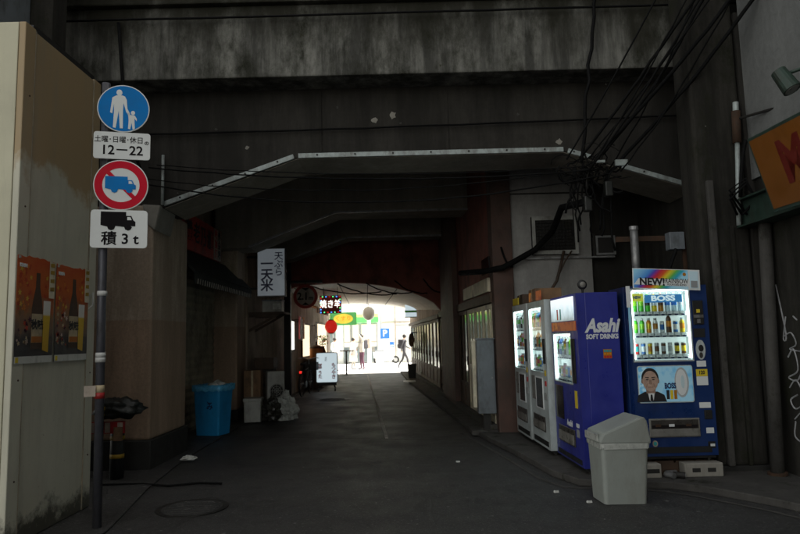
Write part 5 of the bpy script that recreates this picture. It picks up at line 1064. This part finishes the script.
# ---------------------------------------------------------------- people on the far street
def person(label, loc, rz, H_, pose, cols, skirt=False):
    o = thing('person', label, 'person', loc, rz)
    J = {'pel': (0, 0, .53), 'waist': (0, 0, .61), 'chest': (0, -.005, .73), 'neckb': (0, 0, .835), 'neck': (0, -.005, .865), 'head': (0, -.015, .915), 'crown': (0, -.008, .965)}
    for s, k in ((-1, 'l'), (1, 'r')):
        J.update({k + 'hip': (s * .055, 0, .50), k + 'knee': (s * .055, -.01, .285), k + 'ank': (s * .055, .01, .045), k + 'toe': (s * .06, -.09, .018), k + 'sh': (s * .105, 0, .81), k + 'elb': (s * .135, .01, .635), k + 'wri': (s * .14, -.03, .49), k + 'han': (s * .138, -.045, .44)})
    J.update(pose); names = list(J); ix = {n_: i for i, n_ in enumerate(names)}
    ed = [('pel', 'waist'), ('waist', 'chest'), ('chest', 'neckb'), ('neckb', 'neck'), ('neck', 'head'), ('head', 'crown')]
    for k in 'lr': ed += [('pel', k + 'hip'), (k + 'hip', k + 'knee'), (k + 'knee', k + 'ank'), (k + 'ank', k + 'toe'), ('neckb', k + 'sh'), (k + 'sh', k + 'elb'), (k + 'elb', k + 'wri'), (k + 'wri', k + 'han')]
    rad = {'pel': (.085, .065), 'waist': (.075, .058), 'chest': (.09, .065), 'neckb': (.05, .04), 'neck': (.03, .032), 'head': (.042, .05), 'crown': (.036, .043), 'hip': (.05, .055), 'knee': (.034, .036), 'ank': (.024, .026), 'toe': (.022, .016), 'sh': (.036, .036), 'elb': (.026, .027), 'wri': (.018, .02), 'han': (.014, .024)}
    me = bpy.data.meshes.new('body'); me.from_pydata([tuple(c_ * H_ for c_ in J[n_]) for n_ in names], [(ix[a], ix[b2]) for a, b2 in ed], [])
    tmp = bpy.data.objects.new('tmp', me); C.objects.link(tmp); tmp.modifiers.new('s', 'SKIN'); tmp.modifiers.new('u', 'SUBSURF').levels = 2
    for n_, sv in zip(names, me.skin_vertices[0].data): r_ = rad.get(n_) or rad[n_[1:]]; sv.radius = (r_[0] * H_, r_[1] * H_); sv.use_root = n_ == 'pel'
    dg = bpy.context.evaluated_depsgraph_get(); m2 = bpy.data.meshes.new_from_object(tmp.evaluated_get(dg)); bpy.data.objects.remove(tmp)
    m2.materials.clear()
    for c_ in ('skin', cols[0], cols[1], 'shoe'): m2.materials.append(MATS[c_])
    hands = [Vector(J[k + 'han']) * H_ for k in 'lr']; ax = Vector(J['neck']) * H_
    for p in m2.polygons:
        z_ = p.center.z / H_; c_ = 1 if z_ > .50 else 2
        if z_ > .852 and (p.center - ax).length < .16 * H_: c_ = 0
        if min((p.center - h_).length for h_ in hands) < .055 * H_: c_ = 0
        elif .50 >= z_ > .40 and abs(p.center.x) > .105 * H_: c_ = 1
        if z_ < .035: c_ = 3
        p.material_index = c_; p.use_smooth = True
    b_ = bpy.data.objects.new('body', m2); C.objects.link(b_); b_.parent = o
    hx = Vector(J['head']) * H_
    MB().ball((hx.x, hx.y + .012 * H_, hx.z + .018 * H_), .052 * H_, .058 * H_, .058 * H_, 14, 8, .02).build('hair', 'hair', o, smooth=True)
    # face: nose, eyes
    MB().ball((hx.x, hx.y - .052 * H_, hx.z - .008 * H_), .008 * H_, .012 * H_, .014 * H_, 8, 6).build('nose', 'skin', o, smooth=True)
    if skirt: MB().lathe([(.07 * H_, .70 * H_), (.10 * H_, .55 * H_), (.135 * H_, .25 * H_), (.13 * H_, .25 * H_), (.09 * H_, .55 * H_)], 18).build('coat', cols[0], o, smooth=True)
    return o
walk = {'lhip': (-.05, 0, .50), 'lknee': (-.05, -.10, .30), 'lank': (-.05, -.13, .055), 'ltoe': (-.05, -.215, .04), 'rknee': (.05, .05, .285), 'rank': (.05, .19, .085), 'rtoe': (.05, .15, .018), 'lelb': (-.13, .06, .64), 'lwri': (-.12, .06, .51), 'lhan': (-.12, .05, .46), 'relb': (.13, -.03, .64), 'rwri': (.12, -.15, .58), 'rhan': (.11, -.20, .57), 'head': (0, -.03, .915), 'neck': (0, -.015, .865), 'chest': (0, -.01, .73)}
person('person in dark clothes striding right past the lane\'s end', (.10, 31.6, .004), R(80), 1.70, walk, ('cloth_dark', 'cloth_dark'))
point = {'relb': (.15, -.07, .86), 'rwri': (.10, -.13, .97), 'rhan': (.08, -.15, 1.0), 'lelb': (-.15, -.02, .64), 'lwri': (-.12, -.10, .55), 'lhan': (-.11, -.13, .53), 'lank': (-.075, .01, .045), 'ltoe': (-.085, -.08, .018), 'rank': (.075, .03, .045), 'rtoe': (.085, -.06, .018)}
person('person in light shirt and dark maroon trousers with raised arm', (-1.97, 31.6, .004), R(-60), 1.76, point, ('cloth_beige', 'cloth_maroon'))
person('person in long pale coat beside the one with raised arm', (-2.42, 31.9, .004), R(60), 1.60, {}, ('cloth_white', 'cloth_beige'), True)
person('person in white top with dark bag strap near bar table', (-3.25, 31.2, .004), R(40), 1.62, {'lelb': (-.15, -.03, .64), 'lwri': (-.08, -.12, .60), 'lhan': (-.05, -.15, .60)}, ('cloth_white', 'cloth_dark'))
def backpack(label, loc, rz, mat):
    o = thing('backpack', label, 'bag', loc, rz, 'backpacks'); MB().prism(rrect(-.15, .15, 0, .46, .07), -.11, .11).build('sack', mat, o, bev=.04); MB().box(-.11, .11, .1105, .15, .04, .22).build('pocket', mat, o, bev=.02)
    for s_ in (-.08, .08): MB().tube([(s_, -.1, .42), (s_, -.22, .45), (s_, -.28, .36), (s_, -.2, .12), (s_, -.1, .08)], .015, 5).build('strap', mat, o)
backpack('dark backpack on the person striding right', (-.06, 31.62, .99), R(80), 'cloth_dark')
backpack('dark backpack on the person with raised arm', (-1.84, 31.70, 1.02), R(-60), 'cloth_dark')

# small things on the ground by the left pillar
cable([(-3.3, 7.0, .03), (-2.8, 7.05, .018), (-2.5, 6.95, .014), (-2.2, 7.05, .014), (-1.95, 7.0, .014)], .012, 'black cable lying on the asphalt before the left pillar', None)
o = thing('plastic_scrap', 'small crumpled white plastic scrap at the foot of the left pillar', 'litter', (-2.75, 8.35, .02)); MB().lump((0, 0, .025), .09, .06, .03, .6, 2.5, 9, 14, 9, floor=.001).build('scrap', 'paper_white', o)
